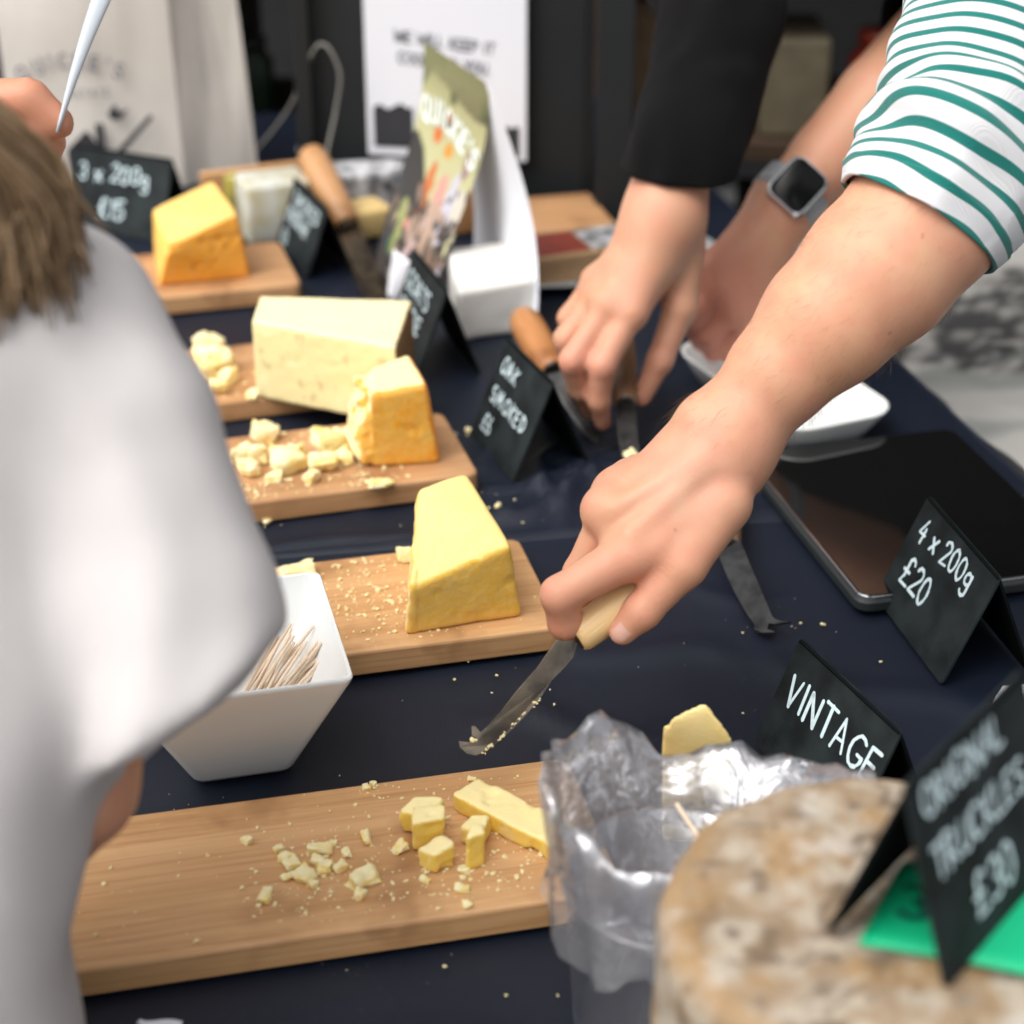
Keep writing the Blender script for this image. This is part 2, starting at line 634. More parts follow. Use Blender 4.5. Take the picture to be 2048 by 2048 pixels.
class VN:          # value noise
    def __init__(s, seed):
        s.t = np.random.default_rng(seed).random((32, 32, 32)).astype(np.float32)
    def __call__(s, p, sc, oct=2):
        out = 0
        amp = 1
        tot = 0
        for o in range(oct):
            q = p * sc * 2 ** o + 7.3 * o
            i = np.floor(q).astype(int)
            f = q - i
            f = f * f * (3 - 2 * f)
            i &= 31
            j = (i + 1) & 31
            t = s.t
            x, y, z = f[:, 0], f[:, 1], f[:, 2]
            c = lambda a, b, d: t[a, b, d]
            r = ((c(i[:, 0], i[:, 1], i[:, 2]) * (1 - x) + c(j[:, 0], i[:, 1], i[:, 2]) * x) * (1 - y)
                 + (c(i[:, 0], j[:, 1], i[:, 2]) * (1 - x) + c(j[:, 0], j[:, 1], i[:, 2]) * x) * y) * (1 - z) \
                + ((c(i[:, 0], i[:, 1], j[:, 2]) * (1 - x) + c(j[:, 0], i[:, 1], j[:, 2]) * x) * (1 - y)
                   + (c(i[:, 0], j[:, 1], j[:, 2]) * (1 - x) + c(j[:, 0], j[:, 1], j[:, 2]) * x) * y) * z
            out = out + (r - .5) * 2 * amp
            tot += amp
            amp *= .5
        return out / tot
NZ = VN(3)
def nets(f, lo, hi, h, smooth=1):
    B = 8
    lo = np.array(lo, float) - h
    n = np.ceil((np.array(hi, float) + h - lo) / h).astype(int) + 1
    nb = np.ceil(n / B).astype(int)
    n = nb * B
    bi = np.stack(np.meshgrid(*[np.arange(k) for k in nb], indexing='ij'), -1).reshape(-1, 3)
    cen = lo + (bi * B + (B - 1) / 2) * h
    d = f(cen)
    val = np.repeat(np.repeat(np.repeat(np.where(d < 0, -1., 1.).reshape(nb), B, 0), B, 1), B, 2).astype(np.float32)
    act = bi[np.abs(d) < h * B * 1.25]
    off = np.stack(np.meshgrid(*[np.arange(B)] * 3, indexing='ij'), -1).reshape(-1, 3)
    for s in range(0, len(act), 600):
        a = act[s:s + 600]
        idx = (a[:, None, :] * B + off[None]).reshape(-1, 3)
        val[idx[:, 0], idx[:, 1], idx[:, 2]] = f(lo + idx * h)
    sg = val < 0
    c0 = np.zeros(n - 1, bool)
    c1 = np.ones(n - 1, bool)
    for dx in (0, 1):
        for dy in (0, 1):
            for dz in (0, 1):
                q = sg[dx:n[0] - 1 + dx, dy:n[1] - 1 + dy, dz:n[2] - 1 + dz]
                c0 |= q
                c1 &= q
    cell = np.argwhere(c0 & ~c1)
    cid = np.full(n - 1, -1, np.int64)
    cid[cell[:, 0], cell[:, 1], cell[:, 2]] = np.arange(len(cell))
    acc = np.zeros((len(cell), 3))
    cnt = np.zeros(len(cell))
    cor = [(a, b, c) for a in (0, 1) for b in (0, 1) for c in (0, 1)]
    for u in cor:
        for ax in range(3):
            if u[ax]:
                continue
            w = list(u)
            w[ax] = 1
            ia = cell + np.array(u)
            ib = cell + np.array(w)
            va = val[ia[:, 0], ia[:, 1], ia[:, 2]]
            vb = val[ib[:, 0], ib[:, 1], ib[:, 2]]
            cr = (va < 0) != (vb < 0)
            t = np.where(cr, va / np.where(cr, va - vb, 1), 0)
            pt = np.array(u, float)[None] + 0 * acc
            pt[:, ax] += t
            acc[cr] += pt[cr]
            cnt += cr
    V = lo + (cell + acc / np.maximum(cnt, 1)[:, None]) * h
    F = []
    for ax in range(3):
        b, c = (ax + 1) % 3, (ax + 2) % 3
        sl0 = [slice(None)] * 3
        sl1 = [slice(None)] * 3
        sl0[ax] = slice(0, -1)
        sl1[ax] = slice(1, None)
        A, Bq = sg[tuple(sl0)], sg[tuple(sl1)]
        e = np.argwhere(A != Bq)
        e = e[(e[:, b] > 0) & (e[:, c] > 0) & (e[:, b] < n[b] - 1) & (e[:, c] < n[c] - 1)]
        fl = A[e[:, 0], e[:, 1], e[:, 2]]
        q = []
        for (ob, oc) in ((-1, -1), (0, -1), (0, 0), (-1, 0)):
            i = e.copy()
            i[:, b] += ob
            i[:, c] += oc
            q.append(cid[i[:, 0], i[:, 1], i[:, 2]])
        q = np.stack(q, 1)
        q[~fl] = q[~fl][:, ::-1]
        F.append(q[(q >= 0).all(1)])
    F = np.concatenate(F)
    for _ in range(smooth):
        s = np.zeros_like(V)
        k = np.zeros(len(V))
        for a in range(4):
            i, j = F[:, a], F[:, (a + 1) % 4]
            np.add.at(s, i, V[j])
            np.add.at(k, i, 1)
            np.add.at(s, j, V[i])
            np.add.at(k, j, 1)
        V = V * .4 + .6 * s / np.maximum(k, 1)[:, None]
    return V, F
def sdf_obj(name, f, lo, hi, h, m, parent=None, smooth=1, colfn=None):
    V, F = nets(f, lo, hi, h, smooth)
    o = mk(name, V, F, m, parent, True)
    if colfn:
        setcol(o, colfn)
    return o

# ---- stroke lettering (hand lettered boards and blurred print)
def arc(cx, cy, rx, ry, a0, a1, n=10):
    return [(cx + rx * math.cos(R(a0 + (a1 - a0) * k / n)), cy + ry * math.sin(R(a0 + (a1 - a0) * k / n))) for k in range(n + 1)]
GL = {
    'A': (.62, [[(0, 0), (.3, 1), (.6, 0)], [(.12, .36), (.5, .36)]]),
    'C': (.6, [arc(.33, .5, .33, .5, 50, 310)]),
    'D': (.62, [[(.02, 0), (.02, 1)] + arc(.02, .5, .56, .5, 85, -90)]),
    'E': (.52, [[(.5, 1), (.03, .98), (0, 0), (.5, .02)], [(.02, .52), (.42, .54)]]),
    'F': (.5, [[(.5, 1), (.02, 1), (0, 0)], [(.02, .52), (.4, .52)]]),
    'G': (.66, [arc(.34, .5, .34, .5, 50, 330) + [(.64, .42), (.4, .42)]]),
    'H': (.6, [[(.02, 1), (0, 0)], [(.58, 1), (.6, 0)], [(.02, .5), (.58, .52)]]),
    'B': (.54, [[(.02, 0), (.02, 1)] + arc(.06, .76, .36, .24, 90, -90) + arc(.06, .26, .44, .26, 90, -90)]),
    'I': (.16, [[(.06, 1), (.08, 0)]]),
    'K': (.56, [[(.02, 1), (0, 0)], [(.52, 1), (.04, .46), (.54, 0)]]),
    'L': (.48, [[(.02, 1), (0, 0), (.46, .02)]]),
    'M': (.76, [[(0, 0), (.08, 1), (.36, .3), (.64, 1), (.74, 0)]]),
    'N': (.62, [[(0, 0), (.03, 1), (.56, 0), (.6, 1)]]),
    'O': (.66, [arc(.33, .5, .32, .5, 100, 460, 16)]),
    'P': (.54, [[(.02, 0), (.02, 1)] + arc(.06, .74, .42, .26, 90, -90)]),
    'Q': (.7, [arc(.33, .5, .32, .5, 100, 460, 16), [(.4, .25), (.68, -.08)]]),
    'R': (.58, [[(.02, 0), (.02, 1)] + arc(.06, .74, .42, .26, 90, -90) + [(.54, 0)]]),
    'S': (.52, [arc(.28, .75, .24, .25, 40, 250, 8) + arc(.26, .26, .26, .26, 70, -150, 8)]),
    'T': (.6, [[(0, 1), (.6, .98)], [(.3, 1), (.3, 0)]]),
    'U': (.6, [[(.02, 1), (.02, .35)] + arc(.29, .3, .27, .3, 180, 360, 8) + [(.58, 1)]]),
    'V': (.58, [[(0, 1), (.27, 0), (.58, 1)]]),
    'W': (.84, [[(0, 1), (.2, 0), (.42, .8), (.64, 0), (.84, 1)]]),
    'Y': (.58, [[(0, 1), (.28, .48)], [(.58, 1), (.18, 0)]]),
    '0': (.56, [arc(.27, .5, .26, .5, 95, 455, 14)]),
    '1': (.2, [[(.0, .8), (.12, 1), (.12, 0)]]),
    '2': (.54, [arc(.26, .74, .24, .26, 160, -20, 8) + [(.02, .02), (.54, .04)]]),
    '3': (.5, [arc(.22, .75, .24, .25, 140, -80, 8) + arc(.22, .26, .27, .26, 80, -140, 8)]),
    '4': (.56, [[(.36, 1), (0, .34), (.56, .36)], [(.44, .62), (.38, -.05)]]),
    '5': (.5, [[(.48, 1), (.08, .98), (.05, .56)] + arc(.22, .3, .27, .3, 100, -140, 8)]),
    '6': (.52, [[(.4, 1), (.1, .55)] + arc(.26, .27, .24, .27, 160, 520, 12)]),
    'x': (.44, [[(.0, .55), (.42, 0)], [(.42, .58), (.02, 0)]]),
    'g': (.5, [arc(.24, .33, .22, .26, 20, 380, 12), [(.46, .55), (.46, -.2)] + arc(.24, -.2, .22, .2, 0, -160, 6)]),
    '£': (.6, [arc(.38, .76, .2, .24, 20, 180, 7) + [(.2, .3), (.04, .02), (.58, .04)], [(.02, .48), (.42, .5)]]),
    "'": (.14, [[(.1, 1), (.04, .78)]]),
    '.': (.16, [[(.06, .02), (.09, .02)]]),
    ' ': (.34, []),
}
def strokes(text, h, thick, gap=.16, jit=.0, rnd=None, arcb=0):
    """Flat lettering in the XY plane; returns verts, faces, width."""
    rnd = rnd or random.Random(len(text))
    V, F = [], []
    x = 0
    total = sum(GL[c][0] + gap for c in text) - gap
    lay = 0
    for c in text:
        w, st = GL[c]
        dy = rnd.uniform(-jit, jit)
        rot = rnd.uniform(-jit, jit) * 1.5
        sc = 1 + rnd.uniform(-jit, jit)
        u = (x + w / 2) / total * 2 - 1
        base = arcb * (1 - u * u)
        tilt = -math.atan(2 * arcb * u / (total / 2)) if arcb else 0
        for s in st:
            pts = []
            for (a, b) in s:
                a, b = (a - w / 2) * sc, b * sc + dy
                ca, sa = math.cos(rot + tilt), math.sin(rot + tilt)
                a, b = a * ca - b * sa, a * sa + b * ca
                pts.append(((x + w / 2 + a + rnd.uniform(-jit, jit) * .35) * h, (b + base + rnd.uniform(-jit, jit) * .35) * h))
            lay += 1
            z = (lay % 7) * 2e-5
            q = [Vector((p[0], p[1])) for p in pts]
            for i, p in enumerate(q):
                t = thick * (1 + rnd.uniform(-.28, .22)) / 2
                k0 = len(V)
                for k in range(8):
                    V.append((p.x + t * math.cos(k * math.pi / 4), p.y + t * math.sin(k * math.pi / 4), z + (i % 2) * 1e-5))
                F.append(tuple(range(k0, k0 + 8)))
                if i:
                    d = (p - q[i - 1])
                    if d.length > 1e-7:
                        nrm = Vector((-d.y, d.x)).normalized() * t
                        k0 = len(V)
                        for e in (q[i - 1] + nrm, q[i - 1] - nrm, p - nrm, p + nrm):
                            V.append((e.x, e.y, z + 1.2e-5))
                        F.append((k0, k0 + 1, k0 + 2, k0 + 3))
        x += w + gap
    return V, F, total * h
def lettering(parent, lines, frame, m=None, name='lettering'):
    """lines: (text, u, v, height, thickness, slope); frame: 4x4 mapping the XY plane on the panel."""
    V, F = [], []
    for (text, u, v, h, th, slope, jit) in lines:
        v1, f1, w = strokes(text, h, th, gap={'OAK': .3, 'SMOKED': .40, 'VINTAGE': .2}.get(text, .16), jit=jit, rnd=random.Random(hash(len(text) * 31 + ord(text[0]))))
        k = len(V)
        cs, sn = math.cos(slope), math.sin(slope)
        for p in v1:
            V.append(frame @ Vector((u + p[0] * cs - p[1] * sn, v + p[0] * sn + p[1] * cs, p[2])))
        F += [tuple(i + k for i in f) for f in f1]
    return mk(name, V, F, m or CHALK, parent, world=False)


# ------------------------------------------------------------------ setting
TA = R(14)
E1 = Vector((math.cos(TA), math.sin(TA), 0))
E2 = Vector((-math.sin(TA), math.cos(TA), 0))
def TF(u, v, z=0):
    p = E1 * u + E2 * v
    return (p.x, p.y, z)
PAVE = mat('paving', (.16, .155, .15), .85, noise_amt=.6, noise_scale=6, col2=(.09, .088, .085), bump=.3, bump_scale=60, bdist=.004)
g = mk('ground', [(-40, -40, 0), (40, -40, 0), (40, 40, 0), (-40, 40, 0)], [(0, 1, 2, 3)], PAVE)
struct(g)

# trestle table hidden under the cloths
tb = thing('stall_table', 'long trestle table under dark navy cloths', 'table', TF(.31, 1.55, 0), TA)
box('tabletop', (0, 0, .782), (.90, 2.06, .024), DARKWOOD, tb, world=False)
for sx in (-.36, .36):
    for sy in (-.9, .9):
        box('leg', (sx, sy, .385), (.045, .045, .77), DARKWOOD, tb, world=False)

def ridge(u, v, a, b, w, h):
    """a raised wrinkle from a to b."""
    a, b = np.array(a), np.array(b)
    d = b - a
    L = np.linalg.norm(d)
    d = d / L
    s = (u - a[0]) * d[0] + (v - a[1]) * d[1]
    t = -(u - a[0]) * d[1] + (v - a[1]) * d[0]
    t = t + .012 * np.sin(s / L * 7 + a[0] * 40)
    return h * np.exp(-(t / w) ** 2) * np.clip(s / L * 5, 0, 1) * np.clip((L - s) / L * 5, 0, 1)
RIDGES = [((.33, 1.36), (.46, 1.52), .010, .004), ((.36, 1.34), (.50, 1.47), .009, .005), ((.30, 1.42), (.42, 1.60), .012, .004),
          ((.40, 1.36), (.58, 1.42), .010, .0035), ((.34, 1.48), (.50, 1.62), .012, .004), ((.05, 1.33), (.34, 1.36), .010, .0025),
          ((.42, 1.55), (.60, 1.66), .012, .004), ((.20, 1.40), (.34, 1.50), .01, .002), ((.28, 1.345), (.44, 1.40), .008, .005), ((.31, 1.37), (.40, 1.39), .006, .006), ((.36, 1.40), (.47, 1.43), .006, .005), ((.38, 1.46), (.45, 1.40), .006, .005), ((.44, 1.44), (.55, 1.50), .008, .005), ((.33, 1.43), (.39, 1.37), .005, .004),
          ((.22, 1.08), (.40, 1.02), .02, .0018), ((.30, 1.17), (.46, 1.10), .018, .002), ((.10, 1.00), (.30, .97), .015, .0015),
          ((.02, .80), (.25, .74), .02, .002), ((.12, .72), (.36, .76), .018, .002), ((.0, .70), (.18, .62), .02, .002),
          ((.45, 1.12), (.60, .98), .02, .002), ((.38, 1.24), (.52, 1.18), .014, .0016), ((.28, 1.14), (.33, .98), .012, .0016)]
def cloth_z(u, v):
    p = np.stack([u, v, u * 0], 1)
    z = .0015 * NZ(p, 7, 2) + .0009 * NZ(p + 3, 20, 2)
    for a, b, w, h in RIDGES:
        z = z + ridge(u, v, a, b, w * .8, h * 1.6)
    return z
def cloth(name, u0, u1, v0, v1, base, label, drop, hem=False):
    st = .0065
    us = np.arange(u0, u1 + st / 2, st)
    vs = np.arange(v0, v1 + st / 2, st)
    # skirts: extra rows that fall from the edges
    def ext(a, lo, hi):
        lo_e = [a[0] - .004, a[0] - .006] if lo else []
        hi_e = [a[-1] + .004, a[-1] + .006] if hi else []
        return lo_e, hi_e
    U, Vv = np.meshgrid(us, vs, indexing='ij')
    u, v = U.ravel(), Vv.ravel()
    z = base + cloth_z(u, v)
    if hem:
        e = (v - (v0))
        wob = .003 * NZ(np.stack([u, u * 0, u * 0], 1), 9, 2)
        v = v + np.where(e < .03, wob * (1 - e / .03), 0) - np.where(e < .03, (u - .33) * .09 * (1 - e / .03), 0)
        z = z + np.where(e < .012, .0012, 0) + np.where(e < st * .5, -.0035, 0)
    nu, nv = U.shape
    idx = np.arange(nu * nv).reshape(nu, nv)
    F = np.stack([idx[:-1, :-1], idx[1:, :-1], idx[1:, 1:], idx[:-1, 1:]], -1).reshape(-1, 4)
    Vs = [E1 * a + E2 * b for a, b in zip(u, v)]
    V = np.array([(p.x, p.y, zz) for p, zz in zip(Vs, z)])
    V = list(map(tuple, V))
    F = [tuple(f) for f in F]
    def skirt(line, du, dv):
        prev = list(line)
        for k, fr in enumerate((.02, .1, .3, .6, 1.0)):
            cur = []
            for i, q in enumerate(line):
                x, y, zz = V[q]
                fold = (.012 + .03 * fr) * (.6 + math.sin(i * .21) * .5 + .4 * math.sin(i * .083 + 1))
                o = E1 * du * fold + E2 * dv * fold
                V.append((x + o.x + E1.x * du * .004 + E2.x * dv * .004, y + o.y, base - .004 - drop * fr))
                cur.append(len(V) - 1)
            for i in range(len(line) - 1):
                F.append((prev[i], prev[i + 1], cur[i + 1], cur[i]))
            prev = cur
    skirt(list(idx[0, :]), -1, 0)
    skirt(list(idx[-1, :]), 1, 0)
    skirt(list(idx[:, -1]), 0, 1)
    if not hem:
        skirt(list(idx[:, 0]), 0, -1)
    o = mk(name, V, F, NAVY, None, True)
    return tag(o, label, 'tablecloth')
cloth('tablecloth', -.16, .785, .50, 2.58, .7985, 'near navy cloth covering the table under the front boards', .5)
cloth('tablecloth', -.163, .788, 1.322, 2.583, .8005, 'far navy cloth with a hem lying across the middle of the table', .48, True)

# roof out of view and dark sheets, added to shade the stall's rear
CAN = cloth_mat('canopy_canvas', (.03, .03, .032), .9, 800, .2, .1)
cn = thing('shade_canopy', 'dark canvas roof and sheets out of view, added to shade the rear of the stall', 'canopy', (.6, 3.4, 0))
def sheet(name, c, n=12, parent=None, m=CAN, sag=.03):
    a, b, cc, d = [Vector(q) for q in c]
    V, F = [], []
    nr = (b - a).cross(d - a).normalized()
    for i in range(n + 1):
        for j in range(n + 1):
            s, t = i / n, j / n
            p = a.lerp(b, s).lerp(d.lerp(cc, s), t) + nr * sag * (math.sin(s * 9) * .4 + math.sin(t * 7 + s * 3) * .4)
            V.append(p)
    for i in range(n):
        for j in range(n):
            k = i * (n + 1) + j
            F.append((k, k + n + 1, k + n + 2, k + 1))
    o = mk(name, V, F, m, parent, True)
    return o
sheet('roof_sheet', ((-1.6, 2.62, 2.45), (2.6, 2.62, 2.45), (2.6, 4.6, 2.2), (-1.6, 4.6, 2.2)), parent=cn)
sheet('back_sheet', ((-1.6, 4.6, 2.2), (2.6, 4.6, 2.2), (2.6, 4.6, .02), (-1.6, 4.6, .02)), parent=cn)
sheet('side_sheet', ((2.6, 2.62, 2.4), (2.6, 4.6, 2.2), (2.6, 4.6, .02), (2.6, 2.62, .02)), parent=cn)
for (x, y) in ((-1.6, 2.65), (2.55, 2.65), (-1.6, 4.55), (2.55, 4.55)):
    V, F = tube([(x, y, 0), (x, y, 2.4)], .02, 10)
    mk('pole', V, F, SILVER, cn, True)

# ------------------------------------------------------------------ boards and cheeses
BOARDS = {}
def board(key, corner, ang, length, depth, label, m=BAMBOO, th=.02):
    """corner = front right top corner"""
    a = R(ang)
    e1 = Vector((math.cos(a), math.sin(a), 0))
    e2 = Vector((-math.sin(a), math.cos(a), 0))
    c = Vector(corner) - e1 * length / 2 + e2 * depth / 2
    pts = rrect(length, depth, .009, 6)
    rings = []
    for (ins, z) in ((.0015, 0), (.0, .0015), (0, th - .0022), (.0007, th - .0007), (.0024, th)):
        rings.append([(x * (1 - 2 * ins / length), y * (1 - 2 * ins / depth), z) for x, y in pts])
    V, F = loft(rings)
    o = mk('cutting_board', V, F, m)
    o.location = (c.x, c.y, .8015)
    o.rotation_euler = (0, 0, a)
    tag(o, label, 'cutting board', 'bamboo boards laid out across the table')
    BOARDS[key] = (c, e1, e2)
    return o
BZ = .8215
board(1, (0.0671, 0.8936, 0.8215), 12.8, .46, .139, 'nearest wide bamboo board scattered with cubes and crumbs of yellow cheese')
board(2, (0.0375, 1.1921, 0.8215), 13.6, .36, .139, 'bamboo board behind the white bowl, carrying the tall yellow wedge', BAMBOO)
board(3, (-0.0277, 1.4397, 0.8215), 16.0, .36, .128, 'bamboo board carrying the orange rinded wedge and its broken chunks', BAMBOO2)
board(4, (-0.0946, 1.6349, 0.8215), 17.5, .36, .130, 'bamboo board carrying the pale flecked cheese block', BAMBOO2)
board(5, (-0.2204, 1.8799, 0.8215), 16.0, .36, .135, 'farthest bamboo board carrying the deep orange cheese block', BAMBOO2)

def srgb(r, g, b):
    f = lambda c: (c / 255 / 12.92) if c <= 10 else ((c / 255 + .055) / 1.055) ** 2.4
    return np.array((f(r), f(g), f(b)))
def prism(base, top):
    return list(base) + list(top)
def cheese(name, pts, label, colfn, rough=None, k=.004, h=.0018, cut=None, group=None, noise_amp=.0007, chip=.008):
    p = np.array(pts)
    base = poly(pts, k)
    def f(q):
        d = base(q)
        d = d + noise_amp * NZ(q, 160, 2) + noise_amp * 1.2 * NZ(q + 5, 45, 1)
        d = d + np.clip(NZ(q + 2, 75, 2) - .34, 0, 1) * chip * np.clip(1 + d / .004, 0, 1)
        if rough is not None:
            d = d + rough(q)
        return d
    ff = f if cut is None else sub(f, cut, .003)
    o = sdf_obj(name, ff, p.min(0) - .006, p.max(0) + .006, h, CHEESE, None, 1, colfn)
    # origin at the base
    c = Vector((*p.mean(0)[:2], p[:, 2].min()))
    o.data.transform(Matrix.Translation(-c))
    o.location = c
    tag(o, label, 'cheese', group)
    return o
def mixc(a, b, t):
    t = np.clip(t, 0, 1)[:, None]
    return a * (1 - t) + b * t
def V3(*a):
    return np.array(a)

# tall yellow wedge on board two
b2 = [np.array((-0.0783, 1.1796, 0.8215)), np.array((0.0078, 1.2041, 0.8215)), np.array((-0.0260, 1.3529, 0.8215)), np.array((-0.0743, 1.3368, 0.8215))]
t2 = [np.array((-0.0720, 1.1799, 0.8600)), np.array((-0.0004, 1.2022, 0.8840)), np.array((-0.0351, 1.2832, 0.9020)), np.array((-0.0709, 1.2612, 0.8990))]
def col_b2(co, no):
    pale = V3(.90, .72, .28)
    deep = V3(.84, .49, .055)
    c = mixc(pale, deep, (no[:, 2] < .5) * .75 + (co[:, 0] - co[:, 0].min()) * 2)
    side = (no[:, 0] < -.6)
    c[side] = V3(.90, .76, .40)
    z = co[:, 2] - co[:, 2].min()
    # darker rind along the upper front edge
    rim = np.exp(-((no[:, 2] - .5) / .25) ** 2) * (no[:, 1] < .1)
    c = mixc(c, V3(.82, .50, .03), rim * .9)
    n = NZ(co, 90, 2)
    return mixc(c, V3(.86, .68, .30), np.clip(n - .1, 0, 1) * .7)
cheese('cheese_wedge', prism(b2, t2), 'tall yellow cheese wedge in the middle beside the hand with the knife', col_b2, k=.004, noise_amp=.0003, h=.0015, chip=.003,
       rough=lambda q: np.where(q[:, 0] < -.068, .003 * NZ(q, 70, 2), 0))

# orange rinded wedge on board three
b3 = [np.array((-0.1321, 1.4476, 0.8215)), np.array((-0.0596, 1.4577, 0.8215)), np.array((-0.0832, 1.5422, 0.8215)), np.array((-0.1492, 1.4990, 0.8215))]
t3 = [np.array((-0.1167, 1.4412, 0.8920)), np.array((-0.0691, 1.4601, 0.8960)), np.array((-0.0885, 1.5017, 0.9060)), np.array((-0.1354, 1.4618, 0.9020))]
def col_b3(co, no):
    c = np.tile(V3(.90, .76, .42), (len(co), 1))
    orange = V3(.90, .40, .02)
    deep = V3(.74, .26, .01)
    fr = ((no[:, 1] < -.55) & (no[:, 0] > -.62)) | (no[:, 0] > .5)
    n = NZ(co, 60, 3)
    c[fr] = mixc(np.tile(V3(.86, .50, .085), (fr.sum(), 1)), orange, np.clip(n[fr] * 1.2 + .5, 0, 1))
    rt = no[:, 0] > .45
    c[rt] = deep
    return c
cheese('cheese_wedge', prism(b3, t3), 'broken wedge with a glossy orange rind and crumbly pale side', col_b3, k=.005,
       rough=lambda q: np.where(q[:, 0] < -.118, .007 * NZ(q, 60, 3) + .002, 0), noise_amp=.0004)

# pale flecked block on board four
b4 = [np.array((-0.2413, 1.5910, 0.8215)), np.array((-0.1020, 1.5236, 0.8215)), np.array((-0.0872, 1.6349, 0.8215)), np.array((-0.2276, 1.6289, 0.8215))]
b4[1] = np.array((-0.1014, 1.5478, 0.8215))
t4 = [np.array((-0.2337, 1.5924, 0.8970)), np.array((-0.1004, 1.5332, 0.8970)), np.array((-0.0912, 1.6435, 0.8970)), np.array((-0.2335, 1.6554, 0.8970))]
b4 = [np.array((a[0], a[1], .8215)) for a in t4]
def col_b4(co, no):
    c = np.tile(V3(.84, .72, .38), (len(co), 1))
    fl = NZ(co * np.array([1, 1, .6]), 150, 2)
    c = mixc(c, V3(.50, .44, .22), np.clip((fl - .38) * 6, 0, .6))
    c = mixc(c, V3(.88, .78, .46), (NZ(co + 9, 30, 2) > .1) * .6)
    top = no[:, 2] > .7
    c[top] = mixc(c[top], V3(.88, .80, .52), np.full(top.sum(), .6))
    rind = (no[:, 0] > .55)
    c[rind] = V3(.19, .095, .035)
    return c
cheese('cheese_block', prism(b4, t4), 'pale cheese block flecked with green and brown rind on its end', col_b4, k=.003, h=.0018, noise_amp=.0004, chip=.0025)

# deep orange block on board five
b5 = [np.array((-0.3691, 1.8723, 0.8215)), np.array((-0.2754, 1.8983, 0.8215)), np.array((-0.3198, 2.0261, 0.8215)), np.array((-0.3925, 1.9836, 0.8215))]
t5 = [np.array((-0.3530, 1.8621, 0.8690)), np.array((-0.2844, 1.8964, 0.8930)), np.array((-0.3192, 1.9676, 0.9050)), np.array((-0.3760, 1.9143, 0.8920))]
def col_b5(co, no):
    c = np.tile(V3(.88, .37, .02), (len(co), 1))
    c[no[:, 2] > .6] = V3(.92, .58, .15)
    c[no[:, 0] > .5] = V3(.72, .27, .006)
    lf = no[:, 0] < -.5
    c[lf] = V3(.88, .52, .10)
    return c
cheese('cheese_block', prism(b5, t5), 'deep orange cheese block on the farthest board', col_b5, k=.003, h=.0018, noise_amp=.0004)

# --- broken pieces
def chunk_mesh(seed, pale=.5, spiky=.25):
    r = np.random.default_rng(seed)
    pts = []
    for sx in (-1, 1):
        for sy in (-1, 1):
            for sz in (0, 1):
                pts.append((sx * (.5 + r.uniform(-.2, .12)), sy * (.5 + r.uniform(-.25, .1)), sz * (.8 + r.uniform(-.35, .2))))
    f0 = poly(pts, .12)
    f = lambda q: f0(q) + spiky * .35 * NZ(q + seed * 1.7, 3.2, 3) + .04 * NZ(q + seed, 11, 1)
    V, F = nets(f, (-.85, -.85, -.15), (.85, .85, 1.2), .09, 0)
    V[:, 2] -= V[:, 2].min()
    me = bpy.data.meshes.new('cheese_chunk')
    me.from_pydata(V.tolist(), [], F.tolist())
    me.polygons.foreach_set('use_smooth', [s % 3 > 0 for s in range(len(me.polygons))])
    n = NZ(V + seed, 2.5, 2)
    c4 = np.ones((len(V), 4), np.float32)
    c4[:, :3] = mixc(np.tile(V3(.92, .82, .50), (len(V), 1)), V3(.88, .66, .20), np.clip(n * 1.6 + .2, 0, 1))
    ca = me.color_attributes.new('Col', 'FLOAT_COLOR', 'POINT')
    ca.data.foreach_set('color', c4.ravel())
    me.materials.append(CHEESE)
    return me
CH = [chunk_mesh(i, spiky=.25 + .12 * (i % 4)) for i in range(10)]
def chunk(pos, size, rz, k, label, group=None, name='cheese_chunk', tilt=0):
    o = bpy.data.objects.new(name, CH[k % len(CH)])
    o.location = pos
    o.scale = size
    o.rotation_euler = (tilt, 0, rz)
    COL.objects.link(o)
    return tag(o, label, 'cheese', group)

# near board: slice, cubes, bits
def slab(name, quad, z0, th, label, h=.0013, k=.002):
    pts = [np.array((p[0], p[1], z0)) for p in quad] + [np.array((p[0], p[1], z0 + th)) for p in quad]
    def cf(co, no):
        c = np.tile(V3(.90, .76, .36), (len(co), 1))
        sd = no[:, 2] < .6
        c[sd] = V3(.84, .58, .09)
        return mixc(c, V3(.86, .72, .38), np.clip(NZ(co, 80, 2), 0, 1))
    return cheese(name, pts, label, cf, k=k, h=h)
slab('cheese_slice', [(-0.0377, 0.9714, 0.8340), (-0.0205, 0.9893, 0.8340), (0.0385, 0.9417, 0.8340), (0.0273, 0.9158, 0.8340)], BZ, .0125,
     'thick flat slice of yellow cheese on the nearest board beside the plastic bag')
def cube(quad_top, ztop, label, zb=BZ, k=.0022):
    pts = [np.array((p[0], p[1], zb)) for p in quad_top] + [np.array(p) for p in quad_top]
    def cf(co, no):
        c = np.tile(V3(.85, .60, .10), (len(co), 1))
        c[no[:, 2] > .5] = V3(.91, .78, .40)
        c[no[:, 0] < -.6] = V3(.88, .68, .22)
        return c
    return cheese('cheese_cube', pts, label, cf, k=k, h=.0012, noise_amp=.0009, group='yellow cheese cubes on the nearest board')
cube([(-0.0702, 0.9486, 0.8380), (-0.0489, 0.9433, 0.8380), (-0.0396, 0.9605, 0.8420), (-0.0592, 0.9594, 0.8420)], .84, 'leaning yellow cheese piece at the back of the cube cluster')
cube([(-0.0601, 0.9303, 0.8430), (-0.0411, 0.9340, 0.8430), (-0.0414, 0.9459, 0.8460), (-0.0595, 0.9459, 0.8440)], .845, 'upright yellow cheese cube in the middle of the cluster')
